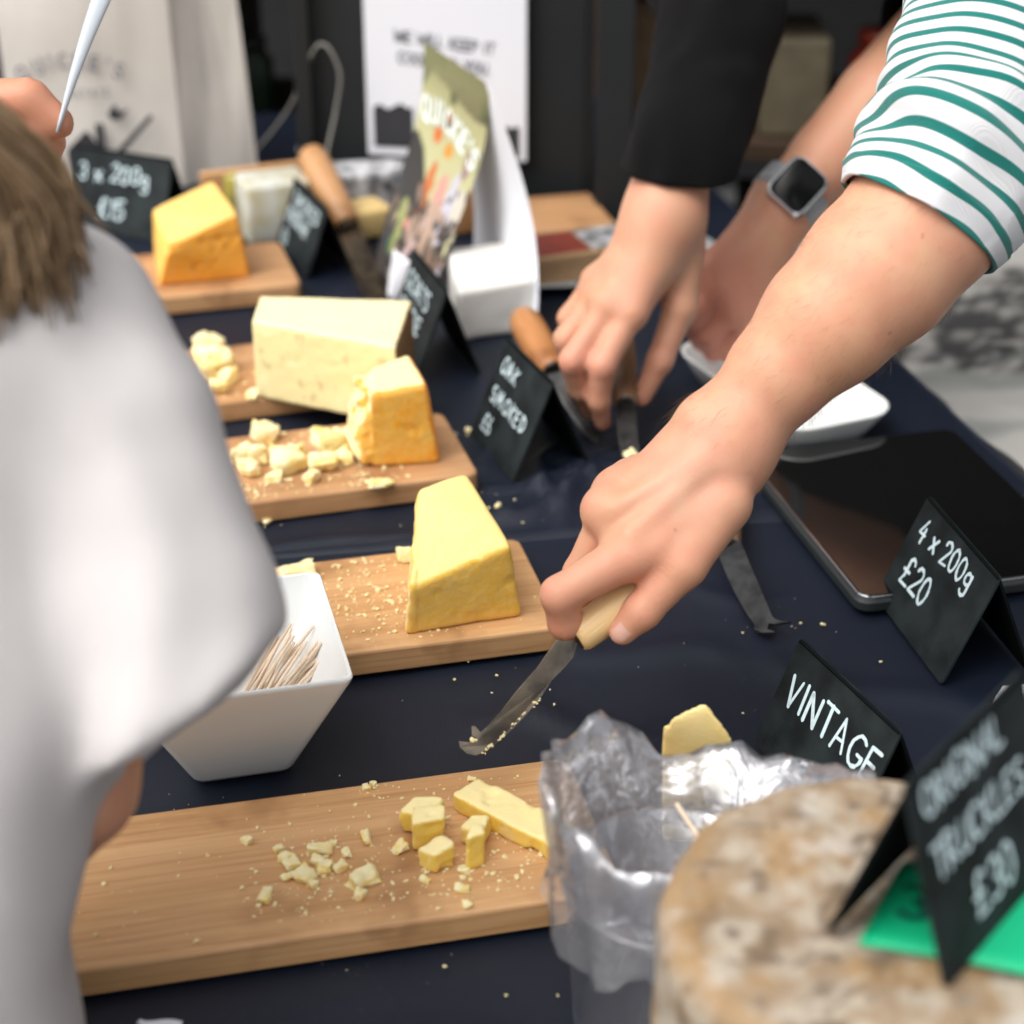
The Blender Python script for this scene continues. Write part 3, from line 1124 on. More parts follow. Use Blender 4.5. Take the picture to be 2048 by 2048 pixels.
cube([(-0.0581, 0.9157, 0.8360), (-0.0460, 0.9072, 0.8360), (-0.0335, 0.9147, 0.8400), (-0.0409, 0.9275, 0.8380), ], .838, 'yellow cheese cube nearest the front edge of the board')
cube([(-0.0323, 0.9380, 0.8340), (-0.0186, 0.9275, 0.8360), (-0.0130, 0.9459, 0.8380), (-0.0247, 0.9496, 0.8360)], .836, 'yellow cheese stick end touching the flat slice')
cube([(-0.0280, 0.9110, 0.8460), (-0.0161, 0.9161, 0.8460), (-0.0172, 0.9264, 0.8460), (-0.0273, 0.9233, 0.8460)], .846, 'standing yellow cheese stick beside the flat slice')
BITS = [(-0.1416, 0.9305, 0.0081), (-0.1180, 0.9294, 0.0155), (-0.1333, 0.9157, 0.0130), (-0.1126, 0.9117, 0.0124), (-0.1236, 0.9042, 0.0124), (-0.0898, 0.9414, 0.0105), (-0.1001, 0.9269, 0.0093), (-0.0681, 0.9310, 0.0105), (-0.1454, 0.8871, 0.0143), (-0.0883, 0.9007, 0.0161), (-0.0892, 0.8871, 0.0093), (-0.1620, 0.9388, 0.0081), (-0.1037, 0.9117, 0.0093), (-0.0295, 0.8929, 0.0099), (-0.0260, 0.8785, 0.0074), (-0.1331, 0.9042, 0.0087), (-0.1171, 0.9192, 0.0093), (-0.0946, 0.8968, 0.0081), (-0.0934, 0.9943, 0.0062), (-0.0289, 0.9117, 0.0074), (-0.1090, 0.9372, 0.0068), (-0.0885, 0.9983, 0.0056), (-0.1183, 0.8978, 0.0081), (-0.0518, 0.9017, 0.0068), (-0.1372, 0.9218, 0.0087), (-0.0259, 1.0029, 0.0068)]
for i, (x, y, w) in enumerate(BITS):
    chunk((x, y, BZ - .0005), (w * random.uniform(.8, 1.15), w * random.uniform(.6, .95), w * random.uniform(.45, .75)), random.uniform(0, 6.28), i,
          'small crumbled piece of yellow cheese on the nearest board', 'crumbled pieces on the nearest board')


# chunks on the orange rinded cheese's board
for i, (x, y, w) in enumerate([(-0.2222, 1.4608, 0.026), (-0.1889, 1.4457, 0.03), (-0.1607, 1.4457, 0.024), (-0.2158, 1.5044, 0.024), (-0.1560, 1.4813, 0.03), (-0.1504, 1.4970, 0.022), (-0.2310, 1.4587, 0.02), (-0.1669, 1.4259, 0.016), (-0.1980, 1.4259, 0.014), (-0.2214, 1.4357, 0.022), (-0.1847, 1.4710, 0.016), (-0.1439, 1.4608, 0.018)]):
    chunk((x, y, BZ - .0008), (w, w * random.uniform(.7, .95), w * random.uniform(.7, .95)), random.uniform(0, 6.28), i + 3,
          'pale broken chunk of cheese beside the orange rinded wedge', 'broken chunks beside the orange rinded wedge')
chunk((*(-0.1110, 1.4191, 0.8225)[:2], BZ - .001), (.022, .017, .007), .4, 7, 'flat white crumb in front of the orange rinded wedge')
for i, (x, y, w) in enumerate([(-0.2867, 1.6634, 0.03), (-0.2735, 1.6510, 0.028), (-0.2963, 1.6951, 0.026), (-0.2640, 1.6242, 0.018), (-0.2709, 1.6028, 0.018), (-0.2885, 1.7016, 0.022), (-0.2839, 1.6327, 0.02)]):
    chunk((x, y, BZ - .0008), (w, w * random.uniform(.7, .95), w * random.uniform(.8, 1.1)), random.uniform(0, 6.28), i + 1,
          'broken yellowish chunk of cheese on the flecked block\'s board', 'broken chunks beside the flecked block')
chunk((*(-0.1663, 1.2648, 0.8225)[:2], BZ - .001), (.034, .02, .012), .3, 2, 'flat pale yellow piece on the middle board behind the white bowl')
chunk((*(-0.0826, 1.2904, 0.8225)[:2], BZ - .001), (.012, .012, .018), .3, 5, 'small pale flake leaning on the tall yellow wedge')
chunk((*(-0.2371, 1.5969, 0.8225)[:2], BZ - .001), (.016, .012, .008), 1.3, 4, 'pale flake at the narrow end of the flecked block')

# fine crumbs: nobody could count them
def crumbs(name, items, label, m=CRUMB):
    V, F = [], []
    bmi = bmesh.new()
    bmesh.ops.create_icosphere(bmi, subdivisions=1, radius=1)
    iv = [v.co.copy() for v in bmi.verts]
    fv = [[v.index for v in f.verts] for f in bmi.faces]
    bmi.free()
    for (x, y, z, r) in items:
        k = len(V)
        a = random.uniform(0, 6.28)
        sx, sy, sz = r * random.uniform(.7, 1.5), r * random.uniform(.6, 1.1), r * random.uniform(.4, .9)
        for v in iv:
            q = v * random.uniform(.6, 1.25)
            px, py = q.x * sx, q.y * sy
            V.append((x + px * math.cos(a) - py * math.sin(a), y + px * math.sin(a) + py * math.cos(a), z + (q.z + .6) * sz))
        F += [tuple(i + k for i in f) for f in fv]
    o = mk(name, V, F, m, None, False)
    tag(o, label, 'crumbs')
    o['kind'] = 'stuff'
    return o
def on_board(key, n, spots, L, D_, rmin=.0006, rmax=.0022):
    c, e1, e2 = BOARDS[key]
    out = []
    for i in range(n):
        if spots and random.random() < .9:
            sx, sy, sr = random.choice(spots)
            x, y = random.gauss(sx, sr), random.gauss(sy, sr)
            rel = Vector((x - c.x, y - c.y, 0))
            if abs(rel.dot(e1)) > L / 2 - .004 or abs(rel.dot(e2)) > D_ / 2 - .004:
                continue
        else:
            p = c + e1 * random.uniform(-L / 2, L / 2) * .98 + e2 * random.uniform(-D_ / 2, D_ / 2) * .95
            x, y = p.x, p.y
        r = rmin + (rmax - rmin) * random.random() ** 3
        out.append((x, y, BZ, r))
    return out
crumbs('fine_crumbs', on_board(1, 520, [(-0.1196, 0.9117, 0.03), (-0.0888, 0.9269, 0.03), (-0.0337, 0.9117, 0.028), (-0.0019, 0.9117, 0.03), (-0.0902, 0.9971, 0.012), (-0.0461, 0.9017, 0.03), (0.0078, 0.9425, 0.03), (-0.1267, 0.8871, 0.02), (-0.0289, 0.9858, 0.02)], .46, .139), 'fine cheese crumbs strewn over the nearest board')
crumbs('fine_crumbs', on_board(2, 420, [(-0.1082, 1.2145, 0.03), (-0.0957, 1.2697, 0.03), (-0.1257, 1.2377, 0.03), (-0.0816, 1.2299, 0.018), (-0.0716, 1.1846, 0.02)], .36, .139), 'fine cheese crumbs on the board of the tall yellow wedge')
crumbs('fine_crumbs', on_board(3, 320, [(-0.1917, 1.4507, 0.03), (-0.1574, 1.4710, 0.03), (-0.2129, 1.4018, 0.02), (-0.1225, 1.4259, 0.02)], .36, .128, .0008, .0026), 'fine cheese crumbs on the board of the orange rinded wedge')
crumbs('fine_crumbs', on_board(4, 120, [(-0.2825, 1.6510, 0.03), (-0.1944, 1.5681, 0.02)], .36, .13, .0008, .0026), 'fine cheese crumbs on the board of the flecked block')
tc = []
for (x, y, s, n) in [(-0.0116, 1.4172, 0.03, 14), (0.0150, 1.3984, 0.03, 8), (0.1884, 1.2256, 0.03, 10), (0.2242, 1.2256, 0.04, 5), (0.2261, 1.3310, 0.05, 4), (-0.0413, 1.5611, 0.006, 2), (-0.2017, 1.3891, 0.01, 4), (-0.0919, 1.0136, 0.012, 9), (-0.2215, 1.0022, 0.006, 3), (-0.0617, 1.1188, 0.06, 4), (-0.0223, 0.9799, 0.2, 14), (0.1678, 1.1811, 0.06, 5), (0.0696, 1.1459, 0.06, 5), (-0.0706, 0.8242, 0.08, 10)]:
    for k in range(int(n)):
        a, b = random.gauss(x, s), random.gauss(y, s)
        tc.append((a, b, .8015, random.choice((.0004, .0005, .0007, .0011, .0017))))
crumbs('fine_crumbs', tc, 'tiny cheese crumbs dropped on the navy cloth')
for (x, y, w, k) in [(-0.0116, 1.4172, 0.007, 1), (0.1859, 1.2448, 0.009, 2), (0.2336, 1.2271, 0.004, 3), (-0.2017, 1.3891, 0.008, 4), (-0.0389, 1.5644, 0.008, 6), (0.0194, 1.4002, 0.004, 5)]:
    chunk((x, y, .8012), (w, w * .6, w * .5), k, int(k), 'stray cheese crumb lying on the navy cloth', 'stray crumbs on the cloth')

# ------------------------------------------------------------------ white square bowl and toothpicks
bw = thing('square_bowl', 'white square porcelain bowl with flared sides holding toothpicks', 'bowl', (-.185, 1.066, .8012), R(14))
def sq(s, z, r):
    return [(x, y, z) for x, y in rrect(s, s, r, 5)]
prof = [(.060, .000, .008), (.067, .0012, .009), (.070, .004, .009), (.1405, .087, .007), (.1415, .0893, .007), (.1400, .0905, .007), (.136, .0900, .007), (.1345, .088, .007), (.070, .010, .010), (.060, .0075, .010), (.02, .0070, .006)]
V, F = loft([sq(s, z, r) for s, z, r in prof])
o = mk('bowl_body', V, F, PORCELAIN, bw, True, world=False)
o.modifiers.new('e', 'EDGE_SPLIT').split_angle = R(50)
def stick(a, b, r, name='toothpick', m=PICK, seg=8):
    a, b = Vector(a), Vector(b)
    d = (b - a)
    L = d.length
    pts, rad = [], []
    for t, k in ((0, .12), (.13, 1), (.83, 1), (.845, .72), (.855, 1), (.875, 1), (.885, .72), (.9, 1), (.985, .8), (1, .5)):
        pts.append((0, 0, L * t))
        rad.append(r * k)
    V, F = tube(pts, rad, seg)
    o = mk(name, V, F, m, None, True)
    o.location = a
    o.rotation_euler = d.to_track_quat('Z', 'X').to_euler()
    return o
def bowl_pt(u, v, z):
    a = R(14)
    return (-.185 + u * math.cos(a) - v * math.sin(a), 1.066 + u * math.sin(a) + v * math.cos(a), .8012 + z)
rp = random.Random(4)
tq = [Vector(q) for q in ((-0.1515, 1.1129, 0.8800), (-0.1410, 1.1029, 0.8760), (-0.1291, 1.1007, 0.8740), (-0.1186, 1.0891, 0.8720))]
for i in range(30):
    k = rp.random() * 2.99
    a = Vector(bowl_pt(-.004 + .010 * k + rp.gauss(0, .003), rp.uniform(-.004, .020), rp.uniform(.012, .026)))
    tip = tq[int(k)].lerp(tq[int(k) + 1], k % 1) + Vector((rp.gauss(0, .003), rp.gauss(0, .008), rp.gauss(0, .003)))
    d = (tip - a).normalized()
    o = stick(a, a + d * rp.uniform(.066, .069), .0013)
    tag(o, 'wooden cocktail stick bundled in the white square bowl', 'toothpick', 'toothpicks in the white square bowl')

# ------------------------------------------------------------------ A-frame chalk price signs
MATTE = mat('matte_black', (.006, .0075, .008), .95, spec=.03)
def price_sign(A, ang, w, spread, h, lines, label, z=.802, group='black chalk price signs', tilt=0, thick=.0022, m_in=BLACKP):
    """A = left end of the foot of the written panel; ang = direction of that foot; other leg lies to the right-hand side seen from the writing."""
    t = thing('price_sign', label, 'sign', (A[0], A[1], z), R(ang), group)
    if tilt:
        t.rotation_euler = (tilt, 0, R(ang))
    sl = math.hypot(spread / 2, h)
    def panel(name, sgn):
        y0 = 0 if sgn > 0 else spread
        V, F = [], []
        d = Vector((0, sgn * spread / 2, h)).normalized()
        nrm = Vector((0, -sgn * h, spread / 2)).normalized()
        r = .003
        pts = rrect(w, sl, r, 3)
        rings = []
        for (ins, e) in ((.0005, -thick), (0, -thick + .0006), (0, -.0006), (.0006, 0)):
            rings.append([tuple(Vector((w / 2 + x * (1 - ins * 8), y0, 0)) + d * (sl / 2 + y * (1 - ins * 8)) + nrm * e) for x, y in pts])
        V, F = loft(rings)
        return mk(name, V, F, SLATE if sgn > 0 else MATTE, t, world=False), d, nrm
    o, d, nrm = panel('written_panel', 1)
    panel('back_panel', -1)
    fr = Matrix(((1, d.x, nrm.x, 0), (0, d.y, nrm.y, 0), (0, d.z, nrm.z, 0), (0, 0, 0, 1)))
    fr = Matrix.Translation(nrm * .00025) @ fr
    lettering(o, lines, fr)
    return t
price_sign((-.0388, 1.5586), -68.3, .106, .074, .088, [('OAK', .012, .068, .0140, .0020, -.06, .06), ('SMOKED', .014, .041, .0135, .0020, -.03, .07), ('£6', .016, .013, .0145, .0020, .0, .05)],
           'black chalk sign lettered OAK SMOKED in front of the orange handled knife')
price_sign((.2793, 1.2687), -78.1, .127, .070, .084, [('4 x 200g', .013, .060, .0175, .0025, .06, .05), ('£20', .018, .026, .0215, .0027, .03, .05)],
           'black chalk sign lettered 4 x 200g leaning beside the tablet')
price_sign((.1637, 1.0734), -66.5, .120, .062, .076, [('VINTAGE', .012, .040, .0205, .0027, .0, .05)],
           'black chalk sign lettered VINTAGE behind the mouldy cheese wheel')
price_sign((-.269, 2.0525), -66.8, .118, .055, .076, [('SMOKED', .02, .056, .015, .0019, -.02, .05), ('CHEDDAR', .008, .036, .015, .0019, -.02, .05), ('£6', .014, .01, .015, .0019, 0, .05)],
           'blurred black chalk sign in front of the far board, under the leaning knife')
price_sign((-.128, 1.775), -71.5, .113, .066, .092, [('GOATS', .01, .062, .019, .0021, -.02, .05), ('CHEESE', .01, .036, .017, .0021, -.02, .05), ('£6', .02, .01, .017, .0021, 0, .05)],
           'black chalk sign seen nearly edge on behind the flecked block')
price_sign((-.5204, 2.1128), -24, .135, .07, .088, [('3 x 200g', .014, .058, .019, .0022, .02, .05), ('£15', .045, .018, .021, .0024, 0, .05)],
           'black chalk sign lettered 3 x 200g in front of the canvas tote bag')

# ------------------------------------------------------------------ cheese wheel, green card and its sign
WC = (.170, .662)
WZ, WR = 1.000, .106
def col_wheel(co, no):
    n1 = NZ(co, 75, 3)
    n2 = NZ(co + 4, 120, 3)
    c = mixc(np.tile(V3(.42, .31, .20), (len(co), 1)), V3(.60, .53, .43), np.clip(n1 * 2.2 + .5, 0, 1))
    c = mixc(c, V3(.19, .135, .09), np.clip(n2 * 2.8 - .2, 0, .85))
    c = mixc(c, V3(.50, .31, .13), np.clip(NZ(co + 8, 45, 2) * 2 - .35, 0, .6))
    c = mixc(c, V3(.70, .66, .60), np.clip(NZ(co + 2, 70, 2) * 2.4 - .6, 0, .8))
    rr = np.hypot(co[:, 0], co[:, 1])
    rim = np.exp(-((rr - WR + .006) / .006) ** 2) * (no[:, 2] > .1)
    c = mixc(c, V3(.45, .28, .12), rim * .6)
    c = c * np.array([.62, .60, .58])
    return c
def wheel_f(p):
    rr = np.hypot(p[:, 0], p[:, 1])
    a = rr - WR
    b = p[:, 2] - (WZ - .8015)
    d = -smin(-a, -b, .016)
    d = -smin(-d, p[:, 2], .006)
    return d + .0016 * NZ(p, 60, 2) + .0022 * NZ(p + 3, 22, 1)
wh = sdf_obj('round_cheese', wheel_f, (-WR - .01, -WR - .01, -.004), (WR + .01, WR + .01, WZ - .8015 + .008), .0032, mat('mould_rind', (.5, .4, .3), .85, attr='Col', bump=.6, bump_scale=160, bdist=.003), None, 1, col_wheel)
wh.location = (WC[0], WC[1], .8015)
tag(wh, 'mottled mouldy brown cheese wheel at the bottom corner', 'cheese')
# green card
a0, a1, a2, a3 = [Vector(q) for q in ((0.1475, 0.6336, 1.0040), (0.1759, 0.6880, 1.0040), (0.2587, 0.6842, 1.0040), (0.2300, 0.6092, 1.0040))]
V, F = [], []
for i in range(9):
    for j in range(9):
        s, t = i / 8, j / 8
        p = a0.lerp(a3, s).lerp(a1.lerp(a2, s), t)
        V.append((p.x, p.y, 1.0045 + .0012 * math.sin(s * 3.1) + .0006 * t))
for i in range(8):
    for j in range(8):
        k = i * 9 + j
        F.append((k, k + 9, k + 10, k + 1))
gc = mk('green_card', V, F, mat('green_card', (.0, .38, .17), .6), None, True)
gc.modifiers.new('s', 'SOLIDIFY').thickness = .0006
tag(gc, 'bright green printed card lying on the cheese wheel', 'card')
fr = Matrix.Translation(Vector((a0.x, a0.y, 1.0068)) + Vector((a3 - a0)) * .12 + Vector((a1 - a0)) * .45) @ Matrix.Rotation(math.atan2((a3 - a0).y, (a3 - a0).x), 4, 'Z')
gc2 = lettering(None, [('3 A', .0, -.006, .02, .004, 0, .05)], fr, mat('dark_green_ink', (.0, .10, .07), .6), 'card_print')
gc2.parent = gc
# sign on the wheel, seen from its end
price_sign((.180, .6043), 52, .110, .058, .090, [('ORIGINAL', .010, .074, .0140, .0021, 0, .05), ('TRUCKLES', .009, .046, .0150, .0021, 0, .05), ('£30', .034, .014, .0185, .0024, 0, .05)],
           'blurred black chalk sign standing on the mouldy cheese wheel', z=1.005)


# ------------------------------------------------------------------ clear tub lined with a plastic bag
TC = Vector((.086, .806, .8015))
tub = thing('plastic_tub', 'clear round plastic tub beside the mouldy cheese wheel', 'tub', TC)
def circ(r, z, n=40):
    return [(r * math.cos(2 * math.pi * k / n), r * math.sin(2 * math.pi * k / n), z) for k in range(n)]
V, F = loft([circ(.02, .001), circ(.050, .001), circ(.052, .004), circ(.058, .098), circ(.0605, .099), circ(.0605, .1015), circ(.057, .101), circ(.051, .006), circ(.02, .003)])
mk('tub_wall', V, F, TUBP, tub, True, world=False)
# bag liner: folded down over the rim, standing up in crisp creases, then down the inside
def bag():
    rb = random.Random(8)
    n = 54
    spec = [(.068, .078), (.066, .090), (.064, .102), (.0645, .116), (.066, .132), (.068, .150), (.070, .168), (.066, .166), (.063, .148), (.060, .130), (.057, .110), (.053, .085), (.049, .055), (.046, .03), (.03, .02)]
    V, F = [], []
    for i, (r0, z0) in enumerate(spec):
        for j in range(n):
            a = 2 * math.pi * (j + .5 * (i % 2)) / n
            ca, sa = math.cos(a), math.sin(a)
            up_ = max(0, (z0 - .104) / .064) if i <= 7 else max(0, (z0 - .104) / .064) * .95
            right = max(0, ca) ** 2
            top = -.022 - .007 * max(0, sa) + .022 * max(0, -ca) ** 2 - .010 * right + .010 * math.sin(a * 3 + 1) + .006 * math.sin(a * 7)
            r = r0 + up_ * (.036 * right * (1 if sa > -.3 else .2) + .006 * max(0, sa))
            z = z0 + top * up_
            cr_ = .0020 if i > 0 else .0024
            r += rb.uniform(-cr_, cr_) * (1 if i < 11 else .4) + .0022 * math.sin(a * 11 + i * .9)
            z += rb.uniform(-.004, .004) + (.006 * math.sin(a * 4 + 2) if i == 0 else 0)
            V.append((r * ca, r * sa, z))
    for i in range(len(spec) - 1):
        for j in range(n):
            k = (j + 1) % n
            a, b, c, d = i * n + j, i * n + k, (i + 1) * n + k, (i + 1) * n + j
            if i % 2:
                F += [(a, b, c), (a, c, d)]
            else:
                F += [(a, b, d), (b, c, d)]
    return np.array(V), F
V, F = bag()
bg_o = mk('plastic_bag', V + np.array(TC), F, FILM, None, True)
tag(bg_o, 'crumpled clear plastic bag lining the round tub', 'plastic bag')
pk = stick(Vector(TC) + Vector((.055, -.015, .06)), Vector(TC) + Vector((.004, .045, .115)), .0016)
tag(pk, 'single wooden stick lying inside the clear plastic bag', 'toothpick')
# wrapped wedge peeping out behind the bag
wb = [np.array(q) for q in ((0.0939, 0.9648, 0.8700), (0.1361, 0.9648, 0.8700), (0.1351, 0.9875, 0.8700), (0.1004, 0.9875, 0.8700))]
wt = [np.array(q) for q in ((0.0891, 0.9478, 0.9050), (0.1343, 0.9441, 0.8930), (0.1144, 0.9479, 0.9200), (0.1118, 0.9468, 0.9200))]
wb = [np.array((q[0], q[1], .8015)) for q in wb]
cheese('cheese_wedge', wb + wt, 'yellow cheese wedge peeping over the clear plastic bag', lambda co, no: mixc(np.tile(V3(.86, .64, .24), (len(co), 1)), V3(.90, .74, .36), np.clip(NZ(co, 30, 2) + .4, 0, 1)), k=.002, h=.002, chip=0, noise_amp=.0002)

# ------------------------------------------------------------------ knives
HOOK = [(-0.024, 0.084), (0.121, 0.070), (0.311, 0.032), (0.500, 0.017), (0.679, -0.009), (0.807, -0.018), (0.854, -0.016), (0.853, 0.037), (0.870, 0.052), (0.908, 0.008), (0.891, -0.038), (0.947, -0.015), (0.993, 0.040), (1.015, 0.006), (1.008, -0.056), (0.976, -0.102), (0.923, -0.126), (0.844, -0.136), (0.698, -0.144), (0.559, -0.135), (0.441, -0.127), (0.297, -0.091), (0.185, -0.088), (0.092, -0.078), (0.035, -0.046)]
def blade_poly(L, w0, w1, style):
    """outline in (along, across); spine on +across."""
    if style == 'hook':
        return [(a * L, b * L) for a, b in HOOK]
    top, bot = [], []
    n = 16
    for i in range(n + 1):
        t = i / n
        w = w0 + (w1 - w0) * t
        top.append((L * t * .86, w * .5))
        bot.append((L * t * .86, -w * .5 - .002 * math.sin(t * math.pi)))
    x, y1, y0 = L * .86, top[-1][1], bot[-1][1]
    if style == 'fork':
        tip = [(x + L * .04, y1 + .001), (x + L * .10, y1 + .006), (x + L * .13, y1 + .0105), (x + L * .08, y1 - .001), (x + L * .05, y1 - .0045), (x + L * .09, y0 + .0075), (x + L * .155, y0 + .012), (x + L * .10, y0 + .003), (x + L * .04, y0 - .001)]
    else:
        tip = [(x + L * .07, y1 * .8), (x + L * .13, (y0 + y1) / 2), (x + L * .07, y0 * .6)]
    return top + tip + bot[::-1]
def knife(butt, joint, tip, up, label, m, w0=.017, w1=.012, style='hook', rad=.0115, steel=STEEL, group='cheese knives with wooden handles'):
    butt, joint, tip, up = Vector(butt), Vector(joint), Vector(tip), Vector(up)
    t = thing('cheese_knife', label, 'knife', joint, 0, group)
    # handle
    d = (joint - butt)
    L = d.length
    prof = [(0, .15), (.012, .62), (.05, .92), (.14, 1.06), (.35, 1.1), (.6, 1.06), (.80, 1.0), (.93, .97), (.965, .93), (.99, .84), (1, .78)]
    pts = [(L * a, 0, 0) for a, _ in prof]
    V, F = tube(pts, [rad * b for _, b in prof], 24)
    o = mk('handle', V, F, m, t, True, world=False)
    q = d.to_track_quat('X', 'Z').to_euler()
    o.rotation_euler = q
    o.location = butt - joint
    # ferrule
    V, F = tube([(L * .985, 0, 0), (L * .99, 0, 0), (L * 1.006, 0, 0), (L * 1.01, 0, 0)], [rad * .6, rad * .72, rad * .70, rad * .5], 24)
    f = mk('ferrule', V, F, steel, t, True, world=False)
    f.rotation_euler = q
    f.location = butt - joint
    # blade
    x = (tip - joint)
    BL = x.length
    x.normalize()
    y = (up - x * up.dot(x)).normalized()
    z = x.cross(y)
    pl = blade_poly(BL, w0, w1, style)
    th = .0011
    V, F = [], []
    n = len(pl)
    nt = 17
    cyc = sum(p[1] for p in pl) / n
    def P3(a, b, c):
        return tuple(x * a + y * b + z * c)
    for (a, b) in pl:
        V.append(P3(a, b, th))
    for (a, b) in pl:
        V.append(P3(a, b, -th))
    for i in range(n):                     # thin the cutting edge
        if i > n * .62:
            V[i] = P3(pl[i][0], pl[i][1], .0002)
            V[n + i] = P3(pl[i][0], pl[i][1], -.0002)
    F.append(tuple(range(n)))
    F.append(tuple(range(2 * n - 1, n - 1, -1)))
    for i in range(n):
        j = (i + 1) % n
        F.append((i, n + i, n + j, j))
    bm = bmesh.new()
    bv = [bm.verts.new(v) for v in V]
    for f in F:
        bm.faces.new([bv[i] for i in f])
    bm.normal_update()
    bmesh.ops.triangulate(bm, faces=[f for f in bm.faces if len(f.verts) > 4], ngon_method='EAR_CLIP')
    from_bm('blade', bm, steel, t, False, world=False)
    return t
# the knife held in the striped person's hand
KJ = (0.0404, 1.0336, 0.9101)
KT = (-0.0314, 0.9929, 0.8550)
KB = (0.1051, 1.0668, 0.9450)
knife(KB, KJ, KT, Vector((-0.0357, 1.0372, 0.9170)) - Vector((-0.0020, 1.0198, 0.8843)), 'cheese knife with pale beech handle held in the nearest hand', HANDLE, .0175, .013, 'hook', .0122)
cr = []
for k in range(46):
    t = random.random() ** .7
    p = Vector(KJ).lerp(Vector(KT), .35 + .6 * t)
    off = (Vector((0.0114, 1.0045, 0.8724)) - Vector((0.0030, 1.0081, 0.8792))).normalized()
    p = p + off * (.0128 + random.uniform(-.0016, .0004)) + Vector((0, -.0012, 0))
    cr.append((p.x, p.y, p.z, random.choice((.0005, .0007, .0009, .0013))))
p = Vector((-0.0246, 0.9920, 0.8597))
cr += [(p.x, p.y, p.z, .0022), (p.x + .002, p.y, p.z, .0018)]
crumbs('fine_crumbs', cr, 'crumbs stuck along the blade of the held knife')
# knife lying under the forearm with a forked tip
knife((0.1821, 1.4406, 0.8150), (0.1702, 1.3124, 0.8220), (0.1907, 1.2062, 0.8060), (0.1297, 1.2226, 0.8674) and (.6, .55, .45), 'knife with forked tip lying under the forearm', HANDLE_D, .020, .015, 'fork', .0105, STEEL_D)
# knife held by the hand in the black sleeve
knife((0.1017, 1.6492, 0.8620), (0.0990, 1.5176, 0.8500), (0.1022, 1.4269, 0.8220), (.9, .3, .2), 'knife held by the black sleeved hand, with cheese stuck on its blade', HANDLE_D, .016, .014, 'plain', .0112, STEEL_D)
chunk((0.0994, 1.4517, 0.8280), (.012, .012, .010), .5, 2, 'lump of pale cheese stuck to the black sleeved person\'s knife blade')
# orange handled knife resting behind the OAK SMOKED sign
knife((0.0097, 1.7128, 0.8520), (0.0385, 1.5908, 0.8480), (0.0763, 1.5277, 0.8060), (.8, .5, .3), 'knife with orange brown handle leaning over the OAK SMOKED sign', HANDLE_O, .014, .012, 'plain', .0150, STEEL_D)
# far leaning knife with a broad handle
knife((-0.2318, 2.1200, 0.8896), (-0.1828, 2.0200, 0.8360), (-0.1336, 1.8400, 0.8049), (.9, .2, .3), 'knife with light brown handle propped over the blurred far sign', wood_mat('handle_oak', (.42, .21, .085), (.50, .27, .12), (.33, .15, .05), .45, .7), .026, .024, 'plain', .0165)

# ------------------------------------------------------------------ tablet, white dish
tl = thing('tablet', 'black tablet in a dark case with a thin silver edge', 'tablet', TF(.656, 1.272, .802), TA)
V, F = loft([[(x, y, z) for x, y in rrect(.203 - i, .264 - i, .012, 6)] for z, i in ((0, .006), (.002, 0), (.0085, 0), (.0095, .002))])
mk('case', V, F, mat('tablet_case', (.02, .024, .025), .5), tl, world=False)
V, F = loft([[(x, y, z) for x, y in rrect(.197 - i, .258 - i, .011, 6)] for z, i in ((.0096, 0), (.0122, 0), (.0126, .001))])
mk('silver_edge', V, F, SILVER, tl, world=False)
V, F = loft([[(x, y, z) for x, y in rrect(.1945 - i, .2555 - i, .010, 6)] for z, i in ((.0127, 0), (.0131, 0), (.0134, .0008))])
mk('screen', V, F, GLASSY, tl, world=False)
d0, d1 = Vector((0.2096, 1.7101, 0.8300)), Vector((0.2899, 1.5297, 0.8300))
ds = (d0 + d1) / 2
dl = (d1 - d0).length + .02
dish = thing('white_dish', 'long white porcelain dish half hidden behind the forearm', 'dish', (ds.x, ds.y, .802), math.atan2((d1 - d0).y, (d1 - d0).x))
V, F = loft([[(x, y, z) for x, y in rrect(dl - i, .118 - i, .03, 8)] for z, i in ((0, .03), (.0015, .026), (.026, .002), (.029, .0), (.0295, .003), (.028, .007), (.011, .03), (.009, .05))])
mk('dish_body', V, F, PORCELAIN, dish, True, world=False)

# loose papers at the edges
def sheet_paper(name, pts, label, m=PAPER, th=.0006):
    n = 8
    a, b, c, d = [Vector(q) for q in pts]
    V, F = [], []
    for i in range(n + 1):
        for j in range(n + 1):
            s, t = i / n, j / n
            p = a.lerp(b, s).lerp(d.lerp(c, s), t)
            V.append((p.x, p.y, p.z + .0015 * math.sin(s * 5 + t * 4)))
    for i in range(n):
        for j in range(n):
            k = i * (n + 1) + j
            F.append((k, k + n + 1, k + n + 2, k + 1))
    o = mk(name, V, F, m, None, True)
    o.modifiers.new('s', 'SOLIDIFY').thickness = th
    return tag(o, label, 'paper')
sheet_paper('paper_slip', ((-0.2075, 0.8000, 0.8040), (-0.2027, 0.8020, 0.8060), (-0.1816, 0.7987, 0.8060), (-0.1833, 0.7794, 0.8030)), 'white slip of paper at the bottom edge by the white shirt')
sheet_paper('paper_slip', ((0.3346, 1.1140, 0.8030), (0.3451, 1.1292, 0.8120), (0.3857, 1.1306, 0.8120), (0.3765, 1.1041, 0.8030)), 'white sheet of paper at the far side of the VINTAGE sign')


